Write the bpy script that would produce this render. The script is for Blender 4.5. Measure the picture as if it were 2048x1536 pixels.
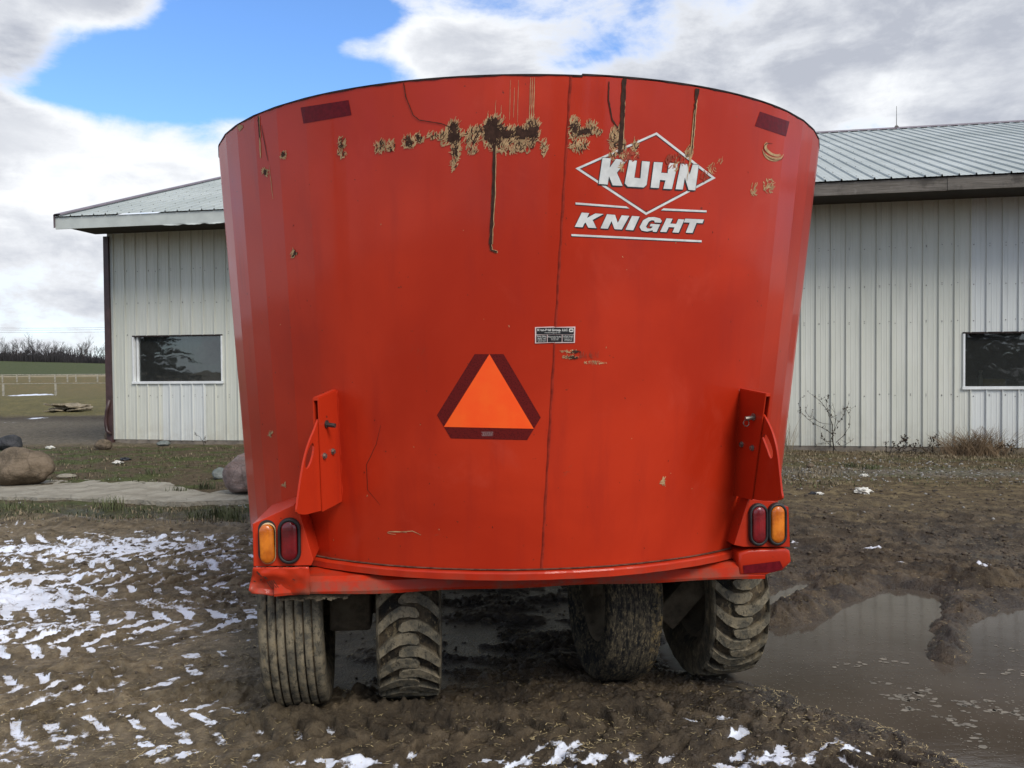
import bpy, bmesh, math, random
import numpy as np
from mathutils import Vector, Matrix, Euler

random.seed(7)
for o in list(bpy.data.objects):
    bpy.data.objects.remove(o, do_unlink=True)
scene = bpy.context.scene
COL = scene.collection
R = math.radians

# ------------------------------------------------------------------ camera
FPX, CH = 1700.0, 1.5                 # focal length in pixels of a 2048 px wide picture, eye height
PITCH, ROLL = math.atan(33 / FPX), 0.0075
cF = Vector((0, math.cos(PITCH), -math.sin(PITCH)))
cU0 = Vector((0, math.sin(PITCH), math.cos(PITCH)))
cR0 = Vector((1, 0, 0))
cR = cR0 * math.cos(ROLL) - cU0 * math.sin(ROLL)
cU = cR0 * math.sin(ROLL) + cU0 * math.cos(ROLL)
cam_data = bpy.data.cameras.new('camera')
cam_data.sensor_width = 36
cam_data.lens = FPX / 2048 * 36
cam_data.clip_end = 3000
cam_data.clip_start = 0.05
cam = bpy.data.objects.new('camera', cam_data)
COL.objects.link(cam)
M = Matrix((( cR.x, cU.x, -cF.x, 0), (cR.y, cU.y, -cF.y, 0), (cR.z, cU.z, -cF.z, CH), (0, 0, 0, 1)))
cam.matrix_world = M
scene.camera = cam
EYE = Vector((0, 0, CH))

def ray(px, py):
    return (cF + cR * ((px - 1024) / FPX) - cU * ((py - 768) / FPX))

def gpt(px, py, z=0.0):
    d = ray(px, py)
    t = (z - CH) / d.z
    return EYE + d * t

# ------------------------------------------------------------------ world, sun, exposure
SUN_EL, SUN_AZ = R(43), R(144)        # azimuth clockwise from +Y: behind the camera, to the right
world = bpy.data.worlds.new('World')
scene.world = world
world.use_nodes = True
wn, wl = world.node_tree.nodes, world.node_tree.links
wn.clear()

class NT:
    """small helper to write node maths"""
    def __init__(s, tree): s.t = tree; s.n = tree.nodes; s.l = tree.links
    def new(s, typ, **kw):
        n = s.n.new(typ)
        for k, v in kw.items(): setattr(n, k, v)
        return n
    def put(s, sock, v):
        if hasattr(v, 'is_output') or isinstance(v, bpy.types.NodeSocket): s.l.new(v, sock)
        else: sock.default_value = v
    def m(s, op, a, b=None, c=None, clamp=False):
        n = s.new('ShaderNodeMath', operation=op); n.use_clamp = clamp
        s.put(n.inputs[0], a)
        if b is not None: s.put(n.inputs[1], b)
        if c is not None: s.put(n.inputs[2], c)
        return n.outputs[0]
    def mix(s, f, a, b, blend='MIX'):
        n = s.new('ShaderNodeMix', data_type='RGBA', blend_type=blend)
        s.put(n.inputs[0], f); s.put(n.inputs[6], a if not isinstance(a, tuple) else (*a, 1)[:4]); s.put(n.inputs[7], b if not isinstance(b, tuple) else (*b, 1)[:4])
        return n.outputs[2]
    def noise(s, vec, scale, detail=4, rough=.55, dist=0.0, out=0):
        n = s.new('ShaderNodeTexNoise')
        if vec is not None: s.l.new(vec, n.inputs['Vector'])
        n.inputs['Scale'].default_value = scale; n.inputs['Detail'].default_value = detail
        n.inputs['Roughness'].default_value = rough; n.inputs['Distortion'].default_value = dist
        return n.outputs[out]
    def ss(s, v, a, b, lo=0.0, hi=1.0):
        n = s.new('ShaderNodeMapRange', interpolation_type='SMOOTHSTEP')
        s.put(n.inputs[0], v); n.inputs[1].default_value = a; n.inputs[2].default_value = b
        n.inputs[3].default_value = lo; n.inputs[4].default_value = hi
        return n.outputs[0]
    def mapping(s, vec, scale=(1, 1, 1), rot=(0, 0, 0), loc=(0, 0, 0)):
        n = s.new('ShaderNodeMapping'); s.l.new(vec, n.inputs[0])
        n.inputs['Scale'].default_value = scale; n.inputs['Rotation'].default_value = rot; n.inputs['Location'].default_value = loc
        return n.outputs[0]

w = NT(world.node_tree)
tc = w.new('ShaderNodeTexCoord').outputs['Generated']
sep = w.new('ShaderNodeSeparateXYZ'); wl.new(tc, sep.inputs[0])
DX, DY, DZ = sep.outputs
az = w.m('ARCTAN2', DX, DY)
el = w.m('ARCSINE', DZ)
def azel(px, py):
    d = ray(px, py).normalized()
    return math.atan2(d.x, d.y), math.asin(d.z)
def blobs(lst):
    tot = None
    for (px, py, rx, ry, amp) in lst:
        a0, e0 = azel(px, py)
        da = w.m('DIVIDE', w.m('SUBTRACT', az, a0), rx / FPX)
        de = w.m('DIVIDE', w.m('SUBTRACT', el, e0), ry / FPX)
        g = w.m('EXPONENT', w.m('MULTIPLY', w.m('ADD', w.m('MULTIPLY', da, da), w.m('MULTIPLY', de, de)), -1.0))
        g = w.m('MULTIPLY', g, amp)
        tot = g if tot is None else w.m('ADD', tot, g)
    return tot
sky = w.new('ShaderNodeTexSky', sky_type='NISHITA')
sky.sun_disc = False
sky.sun_elevation = SUN_EL; sky.sun_rotation = SUN_AZ
sky.altitude = 250; sky.air_density = 1.0; sky.dust_density = 0.6; sky.ozone_density = 1.6
vst = w.mapping(tc, scale=(1, 1, 1.9))
n1 = w.noise(vst, 3.2, 9, .56, .35)
n2 = w.noise(w.mapping(tc, scale=(1, 1, 2.6), loc=(3.1, 1.7, .4)), 6.5, 8, .6, .2)
n4 = w.noise(w.mapping(tc, scale=(1, 1, 1.5), loc=(5, 2, 7)), 11, 9, .66, .5)
n3 = w.noise(w.mapping(tc, scale=(1, 1, 1.6), loc=(9, 4, 2)), 2.0, 3, .5)
hole = blobs([(390, 120, 230, 95, -1.0), (590, 70, 150, 80, -.75), (560, 165, 130, 50, -.5), (720, 20, 90, 40, -.4), (330, 175, 200, 45, -.45), (240, 200, 160, 30, -.35),
              (110, 335, 60, 26, -.35), (700, 20, 90, 40, -.5), (740, 150, 110, 26, -.55), (930, 20, 120, 30, -.2), (1150, 110, 150, 40, -.22), (70, 185, 60, 30, -.3),
              (190, 0, 90, 50, .75), (30, 90, 80, 110, .55), (690, 95, 50, 45, .6), (860, 90, 150, 60, .5),
              (200, 330, 420, 90, .42), (1750, 120, 620, 200, .3), (560, 262, 160, 34, .4), (40, 260, 100, 40, .25)])
def cen(n, k): return w.m('MULTIPLY', w.m('SUBTRACT', n, .5), k)
dens = w.m('ADD', w.m('ADD', w.m('ADD', cen(n1, 1.7), cen(n2, 1.2)), cen(n4, .65)), w.m('ADD', hole, .82))
cover = w.ss(dens, .42, .96)
thick = w.ss(w.m('ADD', dens, w.m('MULTIPLY', n3, .35)), .72, 1.62)
bright = blobs([(200, 270, 420, 70, .8), (60, 400, 200, 80, .35), (120, 20, 170, 45, .5), (90, 395, 190, 45, .45), (800, 90, 260, 80, .5), (100, 560, 320, 60, .15),
                (60, 150, 130, 100, -.45), (1400, 60, 400, 120, -.12), (1780, 190, 350, 60, .28), (1500, 20, 300, 40, .15), (250, 480, 200, 50, -.08), (640, 260, 220, 35, .5)])
shade = w.m('ADD', w.m('SUBTRACT', thick, bright), w.m('ADD', cen(n2, 1.1), cen(n1, .9)), clamp=True)
shade = w.m('MULTIPLY', shade, .9)
white = (9.0, 9.2, 9.5, 1); grey = (4.1, 4.4, 5.15, 1)
ccol = w.mix(shade, white, grey)
blue = w.mix(1.0, sky.outputs[0], (1.2, 1.6, 2.1, 1), 'MULTIPLY')
skyc = w.mix(cover, blue, ccol)
# below the horizon: plain dull earth so the dome stays closed
below = w.ss(DZ, -.06, 0.0)
skyc = w.mix(below, (1.0, .9, .75, 1), skyc)
bg = w.new('ShaderNodeBackground'); bg.inputs['Strength'].default_value = 0.10
wl.new(skyc, bg.inputs[0])
wo = w.new('ShaderNodeOutputWorld'); wl.new(bg.outputs[0], wo.inputs[0])
world.cycles.sampling_method = 'MANUAL'
world.cycles.sample_map_resolution = 1024

sd = bpy.data.lights.new('sun', 'SUN'); sd.energy = 2.5; sd.angle = R(24); sd.color = (1, .95, .87)
sun = bpy.data.objects.new('sun', sd); COL.objects.link(sun)
sdir = Vector((math.sin(SUN_AZ) * math.cos(SUN_EL), math.cos(SUN_AZ) * math.cos(SUN_EL), math.sin(SUN_EL)))
sun.rotation_euler = (-sdir).to_track_quat('-Z', 'Y').to_euler()

vs = scene.view_settings
scene.display_settings.display_device = 'sRGB'
vs.view_transform = 'Standard'; vs.look = 'None'; vs.gamma = 1; vs.use_curve_mapping = False; vs.exposure = 0.16

# ------------------------------------------------------------------ helpers
def obj(name, mesh, mat=None, parent=None, kind=None, label=None, cat=None, group=None):
    if isinstance(mesh, bmesh.types.BMesh):
        me = bpy.data.meshes.new(name); mesh.to_mesh(me); mesh.free()
    else: me = mesh
    if mat is not None and len(me.materials) == 0:
        for mm in (mat if isinstance(mat, (list, tuple)) else [mat]): me.materials.append(mm)
    o = bpy.data.objects.new(name, me); COL.objects.link(o)
    if parent is not None: o.parent = parent
    tag(o, kind, label, cat, group)
    return o

def tag(o, kind=None, label=None, cat=None, group=None):
    if kind: o['kind'] = kind
    if label: o['label'] = label
    if cat: o['category'] = cat
    if group: o['group'] = group

def empty(name, loc=(0, 0, 0), rz=0, label=None, cat=None, group=None, parent=None):
    o = bpy.data.objects.new(name, None); COL.objects.link(o)
    o.location = loc; o.rotation_euler = (0, 0, rz); o.empty_display_size = .2
    if parent: o.parent = parent
    tag(o, None, label, cat, group)
    return o

def mesh_np(name, V, F):
    """F: (n,4) or (n,3) int array"""
    V = np.asarray(V, dtype=np.float32); F = np.asarray(F, dtype=np.int32)
    me = bpy.data.meshes.new(name)
    me.vertices.add(len(V)); me.vertices.foreach_set('co', V.ravel())
    k = F.shape[1]
    me.loops.add(F.size); me.loops.foreach_set('vertex_index', F.ravel())
    me.polygons.add(len(F)); me.polygons.foreach_set('loop_start', np.arange(0, F.size, k, dtype=np.int32))
    me.polygons.foreach_set('loop_total', np.full(len(F), k, dtype=np.int32))
    me.update(calc_edges=True); me.validate()
    return me

def smooth(o, flag=True):
    o.data.polygons.foreach_set('use_smooth', [flag] * len(o.data.polygons)); return o

def box_bm(bm, c, s, rot=None, bev=0.0):
    r = bmesh.ops.create_cube(bm, size=1)
    vs_ = r['verts']
    m = Matrix.Translation(c) @ (rot.to_4x4() if rot is not None else Matrix.Identity(4)) @ Matrix.Diagonal((s[0], s[1], s[2], 1))
    bmesh.ops.transform(bm, matrix=m, verts=vs_)
    if bev > 0:
        es = list({e for v in vs_ for e in v.link_edges})
        bmesh.ops.bevel(bm, geom=es, offset=bev, segments=2, affect='EDGES', profile=.6)
    return vs_

def prism_bm(bm, pts, ax, d0, d1):
    """closed outline extruded: pts are 3D vectors, ax direction vector, from d0 to d1 along it"""
    ax = Vector(ax)
    a = [bm.verts.new(Vector(p) + ax * d0) for p in pts]
    b = [bm.verts.new(Vector(p) + ax * d1) for p in pts]
    n = len(pts)
    bm.faces.new(a); bm.faces.new(b[::-1])
    for i in range(n): bm.faces.new((a[i], a[(i + 1) % n], b[(i + 1) % n], b[i]))
    return a + b

def tube_bm(bm, pts, rad, seg=6, cap=True):
    rings = []; n = len(pts); pts = [Vector(p) for p in pts]
    rr = rad if isinstance(rad, (list, tuple)) else [rad] * n
    for i, p in enumerate(pts):
        t = (pts[min(i + 1, n - 1)] - pts[max(i - 1, 0)])
        if t.length < 1e-9: t = Vector((0, 0, 1))
        t.normalize()
        a = t.cross(Vector((0, 0, 1)) if abs(t.z) < .9 else Vector((1, 0, 0))).normalized(); b = t.cross(a)
        rings.append([bm.verts.new(p + (a * math.cos(2 * math.pi * k / seg) + b * math.sin(2 * math.pi * k / seg)) * rr[i]) for k in range(seg)])
    for i in range(n - 1):
        for k in range(seg):
            bm.faces.new((rings[i][k], rings[i][(k + 1) % seg], rings[i + 1][(k + 1) % seg], rings[i + 1][k]))
    if cap:
        bm.faces.new(rings[0][::-1]); bm.faces.new(rings[-1])

def lathe_bm(bm, prof, seg=64, axis='x', center=(0, 0, 0)):
    """prof: list of (a, r); revolve round local x through centre"""
    c = Vector(center); rings = []
    for a, r in prof:
        ring = []
        for k in range(seg):
            t = 2 * math.pi * k / seg
            ring.append(bm.verts.new(c + Vector((a, r * math.cos(t), r * math.sin(t)))))
        rings.append(ring)
    for i in range(len(rings) - 1):
        for k in range(seg):
            bm.faces.new((rings[i][k], rings[i][(k + 1) % seg], rings[i + 1][(k + 1) % seg], rings[i + 1][k]))

# numpy gradient noise
_rs = np.random.RandomState(11)
_P = _rs.permutation(256); _P = np.concatenate([_P, _P, _P])
_A = _rs.rand(256) * 2 * np.pi; _GX = np.cos(_A); _GY = np.sin(_A)
def pn(x, y):
    xi = np.floor(x).astype(np.int64); yi = np.floor(y).astype(np.int64)
    xf = x - xi; yf = y - yi; xi &= 255; yi &= 255
    u = xf ** 3 * (xf * (xf * 6 - 15) + 10); v = yf ** 3 * (yf * (yf * 6 - 15) + 10)
    def g(ix, iy, dx, dy):
        a = _P[_P[ix] + iy]
        return _GX[a] * dx + _GY[a] * dy
    n00 = g(xi, yi, xf, yf); n10 = g(xi + 1, yi, xf - 1, yf)
    n01 = g(xi, yi + 1, xf, yf - 1); n11 = g(xi + 1, yi + 1, xf - 1, yf - 1)
    return (n00 * (1 - u) + n10 * u) * (1 - v) + (n01 * (1 - u) + n11 * u) * v
def fbm(x, y, o=4, lac=2.07, gain=.5):
    s = 0; a = 1
    for i in range(o):
        s = s + a * pn(x + 17.3 * i, y - 9.1 * i); x = x * lac; y = y * lac; a *= gain
    return s
def sst(x, a, b):
    t = np.clip((x - a) / (b - a), 0, 1); return t * t * (3 - 2 * t)

# ------------------------------------------------------------------ materials
def mat(name, build):
    m = bpy.data.materials.new(name); m.use_nodes = True
    t = NT(m.node_tree); t.n.clear()
    p = t.new('ShaderNodeBsdfPrincipled'); out = t.new('ShaderNodeOutputMaterial')
    t.l.new(p.outputs[0], out.inputs[0])
    t.p = p; t.out = out
    build(t, p)
    return m
def setp(t, p, **k):
    names = dict(col='Base Color', rough='Roughness', metal='Metallic', coat='Coat Weight', coatr='Coat Roughness', ior='IOR', spec='Specular IOR Level')
    for a, v in k.items():
        s = p.inputs[names[a]]
        if isinstance(v, tuple) and len(v) == 3: v = (*v, 1)
        t.put(s, v)
def bump(t, h, strength=.3, dist=.01):
    b = t.new('ShaderNodeBump'); b.inputs['Strength'].default_value = strength; b.inputs['Distance'].default_value = dist
    t.l.new(h, b.inputs['Height']); t.l.new(b.outputs[0], t.p.inputs['Normal'])
def objc(t): return t.new('ShaderNodeTexCoord').outputs['Object']
def geop(t): return t.new('ShaderNodeNewGeometry').outputs['Position']
def simple(name, col, rough=.5, metal=0.0, var=.25, scale=8.0, bmp=0.0, spec=.5, coat=0.0):
    def b(t, p):
        v = objc(t)
        n = t.noise(v, scale, 5, .6)
        dark = tuple(c * (1 - var) for c in col); light = tuple(min(1, c * (1 + var)) for c in col)
        setp(t, p, col=t.mix(t.ss(n, .3, .7), dark, light), rough=t.m('ADD', t.m('MULTIPLY', n, .2), rough - .1, clamp=True), metal=metal, spec=spec, coat=coat)
        if bmp: bump(t, t.noise(v, scale * 6, 4, .6), bmp, .004)
    return mat(name, b)

def red_paint(name, dirt=.25, mudlow=False):
    def b(t, p):
        v = objc(t)
        big = t.noise(v, 1.3, 5, .55, .4)
        streak = t.noise(t.mapping(v, scale=(6, 6, .8)), 1.6, 6, .6)
        fine = t.noise(v, 60, 4, .7)
        c = t.mix(t.ss(big, .3, .72), (.385, .0215, .006), (.51, .034, .009))
        c = t.mix(t.m('MULTIPLY', t.ss(streak, .5, .78), .42), c, (.30, .018, .010))
        c = t.mix(t.m('MULTIPLY', t.ss(t.noise(v, 3.1, 7, .65, .6), .56, .74), .35), c, (.50, .055, .028))
        spots = t.ss(t.noise(v, 38, 3, .55), .725, .75)
        c = t.mix(t.m('MULTIPLY', spots, .75), c, (.06, .025, .015))
        scuff = t.ss(t.noise(t.mapping(v, scale=(1, 1, 1), rot=(.3, .5, .7)), 7, 9, .72, 1.2), .66, .70)
        c = t.mix(t.m('MULTIPLY', scuff, dirt), c, (.13, .075, .045))
        if mudlow:
            sp = t.new('ShaderNodeSeparateXYZ'); t.l.new(v, sp.inputs[0])
            lowm = t.m('MULTIPLY', t.ss(sp.outputs[2], .74, .56), t.ss(t.noise(v, 9, 7, .65), .42, .62))
            c = t.mix(t.m('MULTIPLY', lowm, .75), c, (.12, .09, .06))
        setp(t, p, col=c, rough=t.m('ADD', t.m('MULTIPLY', big, .25), .30), spec=.14, coat=.24, coatr=.10)
        bump(t, t.m('ADD', t.m('MULTIPLY', fine, .12), t.noise(t.mapping(v, scale=(1, 1, .6)), 2.6, 2, .5)), .10, .02)
    return mat(name, b)
M_RED = red_paint('red_paint')
M_REDLOW = red_paint('red_paint_dirty', .6, True)
M_REDIN = simple('scraped_steel', (.18, .15, .13), .45, .5)
M_RUBBER = simple('black_rubber', (.016, .015, .014), .55, 0, .4, 30, .2)
M_EDGE = simple('dark_edge', (.03, .022, .02), .6, 0, .5, 12, 0, .12)
M_WHITE = simple('white_vinyl', (.62, .62, .59), .45, 0, .12, 20)
M_BLACK = simple('black_vinyl', (.012, .012, .013), .4, 0, .2, 10)
M_CREAM = simple('sticker_print', (.62, .60, .55), .5, 0, .1, 10)
M_STICKER = simple('sticker_edge', (.66, .50, .46), .5, 0, .1, 10)
def _smv(t, p):
    v = objc(t)
    setp(t, p, col=t.mix(t.ss(t.noise(v, 12, 6, .6), .35, .7), (1.0, .085, .003), (1.0, .11, .005)), rough=.5)
M_ORANGE = mat('fluorescent_orange', _smv)
def _maroon(t, p):
    v = objc(t)
    vo = t.new('ShaderNodeTexVoronoi'); t.l.new(v, vo.inputs['Vector']); vo.inputs['Scale'].default_value = 170
    c = t.mix(t.ss(vo.outputs[0], .15, .5), (.065, .006, .006), (.125, .010, .009))
    setp(t, p, col=c, rough=.4, spec=.15)
    bump(t, vo.outputs[0], .2, .001)
M_MAROON = mat('red_retroreflector', _maroon)
M_TAPE = simple('conspicuity_tape', (.115, .004, .008), .4, 0, .2, 60, 0, .15)
M_TAN = simple('bare_scratched_primer', (.42, .27, .14), .7, 0, .3, 40, 0, .12)
M_RUST = simple('exposed_rust', (.045, .022, .015), .7, 0, .35, 60, 0, .12)
M_FADE = simple('scuffed_paint', (.30, .06, .035), .6, 0, .3, 50, 0, .12)
M_BOLT = simple('bolt_metal', (.22, .20, .17), .4, .7, .4, 60)
M_DBOLT = simple('dark_pin', (.06, .05, .045), .5, .4, .4, 60)
def lens(name, c1, c2):
    def b(t, p):
        v = objc(t)
        n = t.noise(v, 14, 4, .6)
        sp = t.mix(t.ss(n, .35, .65), c1, c2)
        wv = t.new('ShaderNodeTexWave'); wv.bands_direction = 'Z'; wv.inputs['Scale'].default_value = 55; t.l.new(v, wv.inputs['Vector'])
        setp(t, p, col=sp, rough=.22, coat=.5, coatr=.1)
        bump(t, wv.outputs['Fac'], .12, .002)
    return mat(name, b)
M_AMBER = lens('amber_lens', (.46, .10, .005), (.74, .21, .015))
M_RLENS = lens('red_lens', (.12, .003, .006), (.23, .008, .011))

def _tyre(t, p):
    v = objc(t)
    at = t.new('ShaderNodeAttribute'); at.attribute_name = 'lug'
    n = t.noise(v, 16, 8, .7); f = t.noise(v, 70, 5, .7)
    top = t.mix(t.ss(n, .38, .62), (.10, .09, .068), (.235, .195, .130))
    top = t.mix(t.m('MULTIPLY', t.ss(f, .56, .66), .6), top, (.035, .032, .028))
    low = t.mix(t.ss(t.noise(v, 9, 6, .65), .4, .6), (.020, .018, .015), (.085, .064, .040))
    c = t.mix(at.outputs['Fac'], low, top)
    ck = t.noise(t.mapping(v, scale=(1, 1, .45)), 42, 6, .75)
    c = t.mix(t.m('MULTIPLY', t.ss(ck, .55, .62), .6), c, (.24, .185, .105)); c = t.mix(t.m('MULTIPLY', t.ss(ck, .45, .40), .55), c, (.018, .017, .015))
    setp(t, p, col=c, rough=.9, spec=.15)
    bump(t, t.m('ADD', n, t.m('MULTIPLY', ck, .8)), .9, .009)
M_TYRE = mat('muddy_tyre_rubber', _tyre)
def _tyre2(t, p):
    v = objc(t)
    n = t.noise(t.mapping(v, scale=(5, .9, .9)), 11, 8, .75); ck = t.noise(t.mapping(v, scale=(1.6, .7, .7)), 55, 6, .75)
    c = t.mix(t.ss(n, .40, .60), (.018, .018, .018), (.105, .085, .056))
    c = t.mix(t.m('MULTIPLY', t.ss(ck, .54, .62), .75), c, (.25, .195, .11)); c = t.mix(t.m('MULTIPLY', t.ss(ck, .47, .42), .7), c, (.012, .012, .013))
    sp = t.new('ShaderNodeSeparateXYZ'); t.l.new(v, sp.inputs[0])
    edge = t.m('MULTIPLY', t.ss(sp.outputs[0], .055, .10), t.ss(t.noise(v, 38, 5, .7), .5, .6))
    c = t.mix(t.m('MULTIPLY', edge, .8), c, (.30, .21, .09))
    setp(t, p, col=c, rough=.9, spec=.15)
    bump(t, t.m('ADD', n, t.m('MULTIPLY', ck, .9)), 1.0, .010)
M_TYRE2 = mat('worn_muddy_tyre_rubber', _tyre2)
def _mudcake(t, p):
    v = objc(t)
    n = t.noise(v, 7, 8, .65); f = t.noise(v, 50, 5, .7)
    c = t.mix(t.ss(n, .35, .65), (.055, .042, .028), (.150, .118, .078))
    setp(t, p, col=c, rough=.95, spec=.2)
    bump(t, t.m('ADD', n, t.m('MULTIPLY', f, .5)), .8, .015)
M_MUDCAKE = mat('caked_mud', _mudcake)

def siding(name, c1, c2):
    def b(t, p):
        v = geop(t)
        n = t.noise(t.mapping(v, scale=(1, 1, .25)), 1.3, 6, .6)
        st = t.noise(t.mapping(v, scale=(9, 9, .35)), 3, 6, .65)
        c = t.mix(t.ss(n, .3, .7), c1, c2)
        c = t.mix(t.m('MULTIPLY', t.ss(st, .48, .72), .35), c, tuple(x * .72 for x in c1))
        sp = t.new('ShaderNodeSeparateXYZ'); t.l.new(v, sp.inputs[0])
        low = t.m('MULTIPLY', t.ss(sp.outputs[2], .75, .1), t.ss(t.noise(v, 4, 6, .7), .35, .7))
        c = t.mix(t.m('MULTIPLY', low, .35), c, (.30, .25, .18))
        setp(t, p, col=c, rough=.5, spec=.35)
    return mat(name, b)
M_SIDE = siding('cream_siding', (.53, .535, .460), (.60, .60, .530))
M_SIDE2 = siding('newer_white_siding', (.56, .575, .545), (.625, .64, .61))
def _roof(t, p):
    v = geop(t)
    n = t.noise(v, .8, 6, .6); st = t.noise(t.mapping(v, scale=(7, .5, 1), rot=(0, 0, -R(10.8))), 2.2, 6, .65)
    c = t.mix(t.ss(n, .3, .7), (.34, .37, .355), (.43, .46, .445))
    c = t.mix(t.m('MULTIPLY', t.ss(st, .52, .75), .45), c, (.26, .29, .29))
    spk = t.ss(t.noise(v, 9, 9, .8), .66, .71)
    c = t.mix(t.m('MULTIPLY', spk, .5), c, (.12, .12, .11))
    setp(t, p, col=c, rough=.6, spec=.25)
M_ROOF = mat('pale_metal_roofing', _roof)
def _wood(t, p):
    v = geop(t)
    g = t.noise(t.mapping(v, scale=(1.2, 1.2, 40)), 2.0, 8, .7, .8)
    bl = t.noise(v, 2.4, 6, .7)
    c = t.mix(t.ss(g, .3, .7), (.085, .075, .064), (.20, .18, .155))
    c = t.mix(t.m('MULTIPLY', t.ss(bl, .5, .68), .7), c, (.045, .040, .035))
    c = t.mix(t.m('MULTIPLY', t.ss(bl, .42, .30), .6), c, (.30, .28, .25))
    setp(t, p, col=c, rough=.9, spec=.15); bump(t, g, .5, .006)
M_WOOD = mat('weathered_wood', _wood)
M_FASCIA = simple('white_fascia_metal', (.46, .485, .45), .5, 0, .1, 3)
M_BROWN = simple('brown_trim_metal', (.055, .028, .026), .45, 0, .3, 5)
M_RAKE = simple('rake_trim_metal', (.15, .12, .135), .45, 0, .2, 5)
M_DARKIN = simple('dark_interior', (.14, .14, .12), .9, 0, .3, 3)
M_FRAME = simple('white_window_trim', (.70, .71, .69), .45, 0, .08, 6)
M_SCREW = simple('screw_head', (.14, .13, .12), .6, 0, .3, 6)
M_CONC = simple('concrete_foundation', (.17, .145, .115), .9, 0, .3, 5, .4)
def _glass(t, p):
    t.n.remove(p)
    gl = t.new('ShaderNodeBsdfGlossy'); gl.inputs['Roughness'].default_value = .015; gl.inputs['Color'].default_value = (.85, .92, .95, 1)
    tr = t.new('ShaderNodeBsdfTransparent'); tr.inputs['Color'].default_value = (.62, .66, .62, 1)
    fr = t.new('ShaderNodeFresnel'); fr.inputs['IOR'].default_value = 1.9
    wv = t.new('ShaderNodeBump'); wv.inputs['Strength'].default_value = .05; wv.inputs['Distance'].default_value = .05
    t.l.new(t.noise(geop(t), 1.6, 2, .5), wv.inputs['Height']); t.l.new(wv.outputs[0], gl.inputs['Normal'])
    mx = t.new('ShaderNodeMixShader'); t.l.new(t.m('MULTIPLY', fr.outputs[0], 1.3, clamp=True), mx.inputs[0]); t.l.new(tr.outputs[0], mx.inputs[1]); t.l.new(gl.outputs[0], mx.inputs[2])
    df = t.new('ShaderNodeBsdfDiffuse'); df.inputs['Color'].default_value = (.30, .31, .29, 1)
    m2 = t.new('ShaderNodeMixShader'); m2.inputs[0].default_value = .07; t.l.new(mx.outputs[0], m2.inputs[1]); t.l.new(df.outputs[0], m2.inputs[2])
    t.l.new(m2.outputs[0], t.out.inputs[0])
M_GLASS = mat('window_glass', _glass)

def _ground(t, p):
    v = geop(t)
    gc = t.new('ShaderNodeAttribute'); gc.attribute_name = 'gcol'
    ms = t.new('ShaderNodeAttribute'); ms.attribute_name = 'masks'   # r snow, g wet, b nearness
    sp = t.new('ShaderNodeSeparateColor'); t.l.new(ms.outputs['Color'], sp.inputs[0])
    sn, wet, near = sp.outputs
    n = t.noise(v, 14, 8, .68); f = t.noise(v, 75, 5, .7); c0 = t.noise(v, 3.3, 5, .6)
    c = t.mix(t.ss(n, .32, .68), t.mix(1.0, gc.outputs['Color'], (.62, .60, .58, 1), 'MULTIPLY'), t.mix(1.0, gc.outputs['Color'], (1.35, 1.33, 1.28, 1), 'MULTIPLY'))
    c = t.mix(t.m('MULTIPLY', t.ss(f, .62, .72), t.m('MULTIPLY', near, .5)), c, (.20, .155, .095))
    ff = t.noise(v, 190, 3, .7); c = t.mix(t.m('MULTIPLY', t.ss(ff, .60, .70), t.m('MULTIPLY', near, .55)), c, (.24, .19, .12))
    c = t.mix(t.m('MULTIPLY', t.ss(ff, .42, .34), t.m('MULTIPLY', near, .5)), c, t.mix(1.0, c, (.4, .38, .36, 1), 'MULTIPLY'))
    c = t.mix(t.m('MULTIPLY', t.ss(f, .42, .32), .45), c, t.mix(1.0, c, (.45, .43, .42, 1), 'MULTIPLY'))
    c = t.mix(t.m('MULTIPLY', wet, .55), c, t.mix(1.0, c, (.42, .38, .34, 1), 'MULTIPLY'))
    snow = t.ss(t.m('ADD', sn, t.m('ADD', t.m('MULTIPLY', t.m('SUBTRACT', n, .5), .6), t.m('MULTIPLY', t.m('SUBTRACT', f, .5), .35))), .45, .59)
    snow2 = t.m('MULTIPLY', snow, t.ss(t.m('ADD', sn, t.m('MULTIPLY', f, .8)), .72, 1.0, .45, 1.0))
    c = t.mix(snow2, c, t.mix(t.ss(c0, .35, .65), (.60, .62, .68), (.74, .78, .87)))
    rg = t.m('SUBTRACT', .92, t.m('MULTIPLY', wet, .62), clamp=True)
    setp(t, p, col=c, rough=t.m('ADD', rg, t.m('MULTIPLY', t.m('SUBTRACT', f, .5), .5), clamp=True), spec=t.m('ADD', .06, t.m('MULTIPLY', wet, .38)))
    h = t.m('ADD', t.m('MULTIPLY', n, .9), t.m('MULTIPLY', f, .55))
    b = t.new('ShaderNodeBump'); b.inputs['Distance'].default_value = .035
    t.l.new(t.m('MULTIPLY', t.m('SUBTRACT', 1.0, t.m('MULTIPLY', snow, .7)), .9), b.inputs['Strength'])
    t.l.new(h, b.inputs['Height']); t.l.new(b.outputs[0], p.inputs['Normal'])
M_GROUND = mat('muddy_yard', _ground)
def _water(t, p):
    v = geop(t)
    n = t.noise(v, 1.2, 5, .6)
    c = t.mix(t.ss(n, .3, .7), (.058, .046, .033), (.088, .073, .056))
    scum = t.ss(t.noise(t.mapping(v, scale=(1, 2.2, 1)), 9, 8, .72), .66, .72)
    c = t.mix(t.m('MULTIPLY', scum, .35), c, (.13, .115, .09))
    setp(t, p, col=c, rough=t.m('ADD', t.m('MULTIPLY', scum, .2), .07), ior=1.33, spec=.5)
    bump(t, t.noise(t.mapping(v, scale=(1, 2.5, 1)), 7, 4, .6), .06, .01)
M_WATER = mat('muddy_water', _water)
M_STRAW = simple('straw', (.42, .33, .17), .8, 0, .5, 20)
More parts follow.
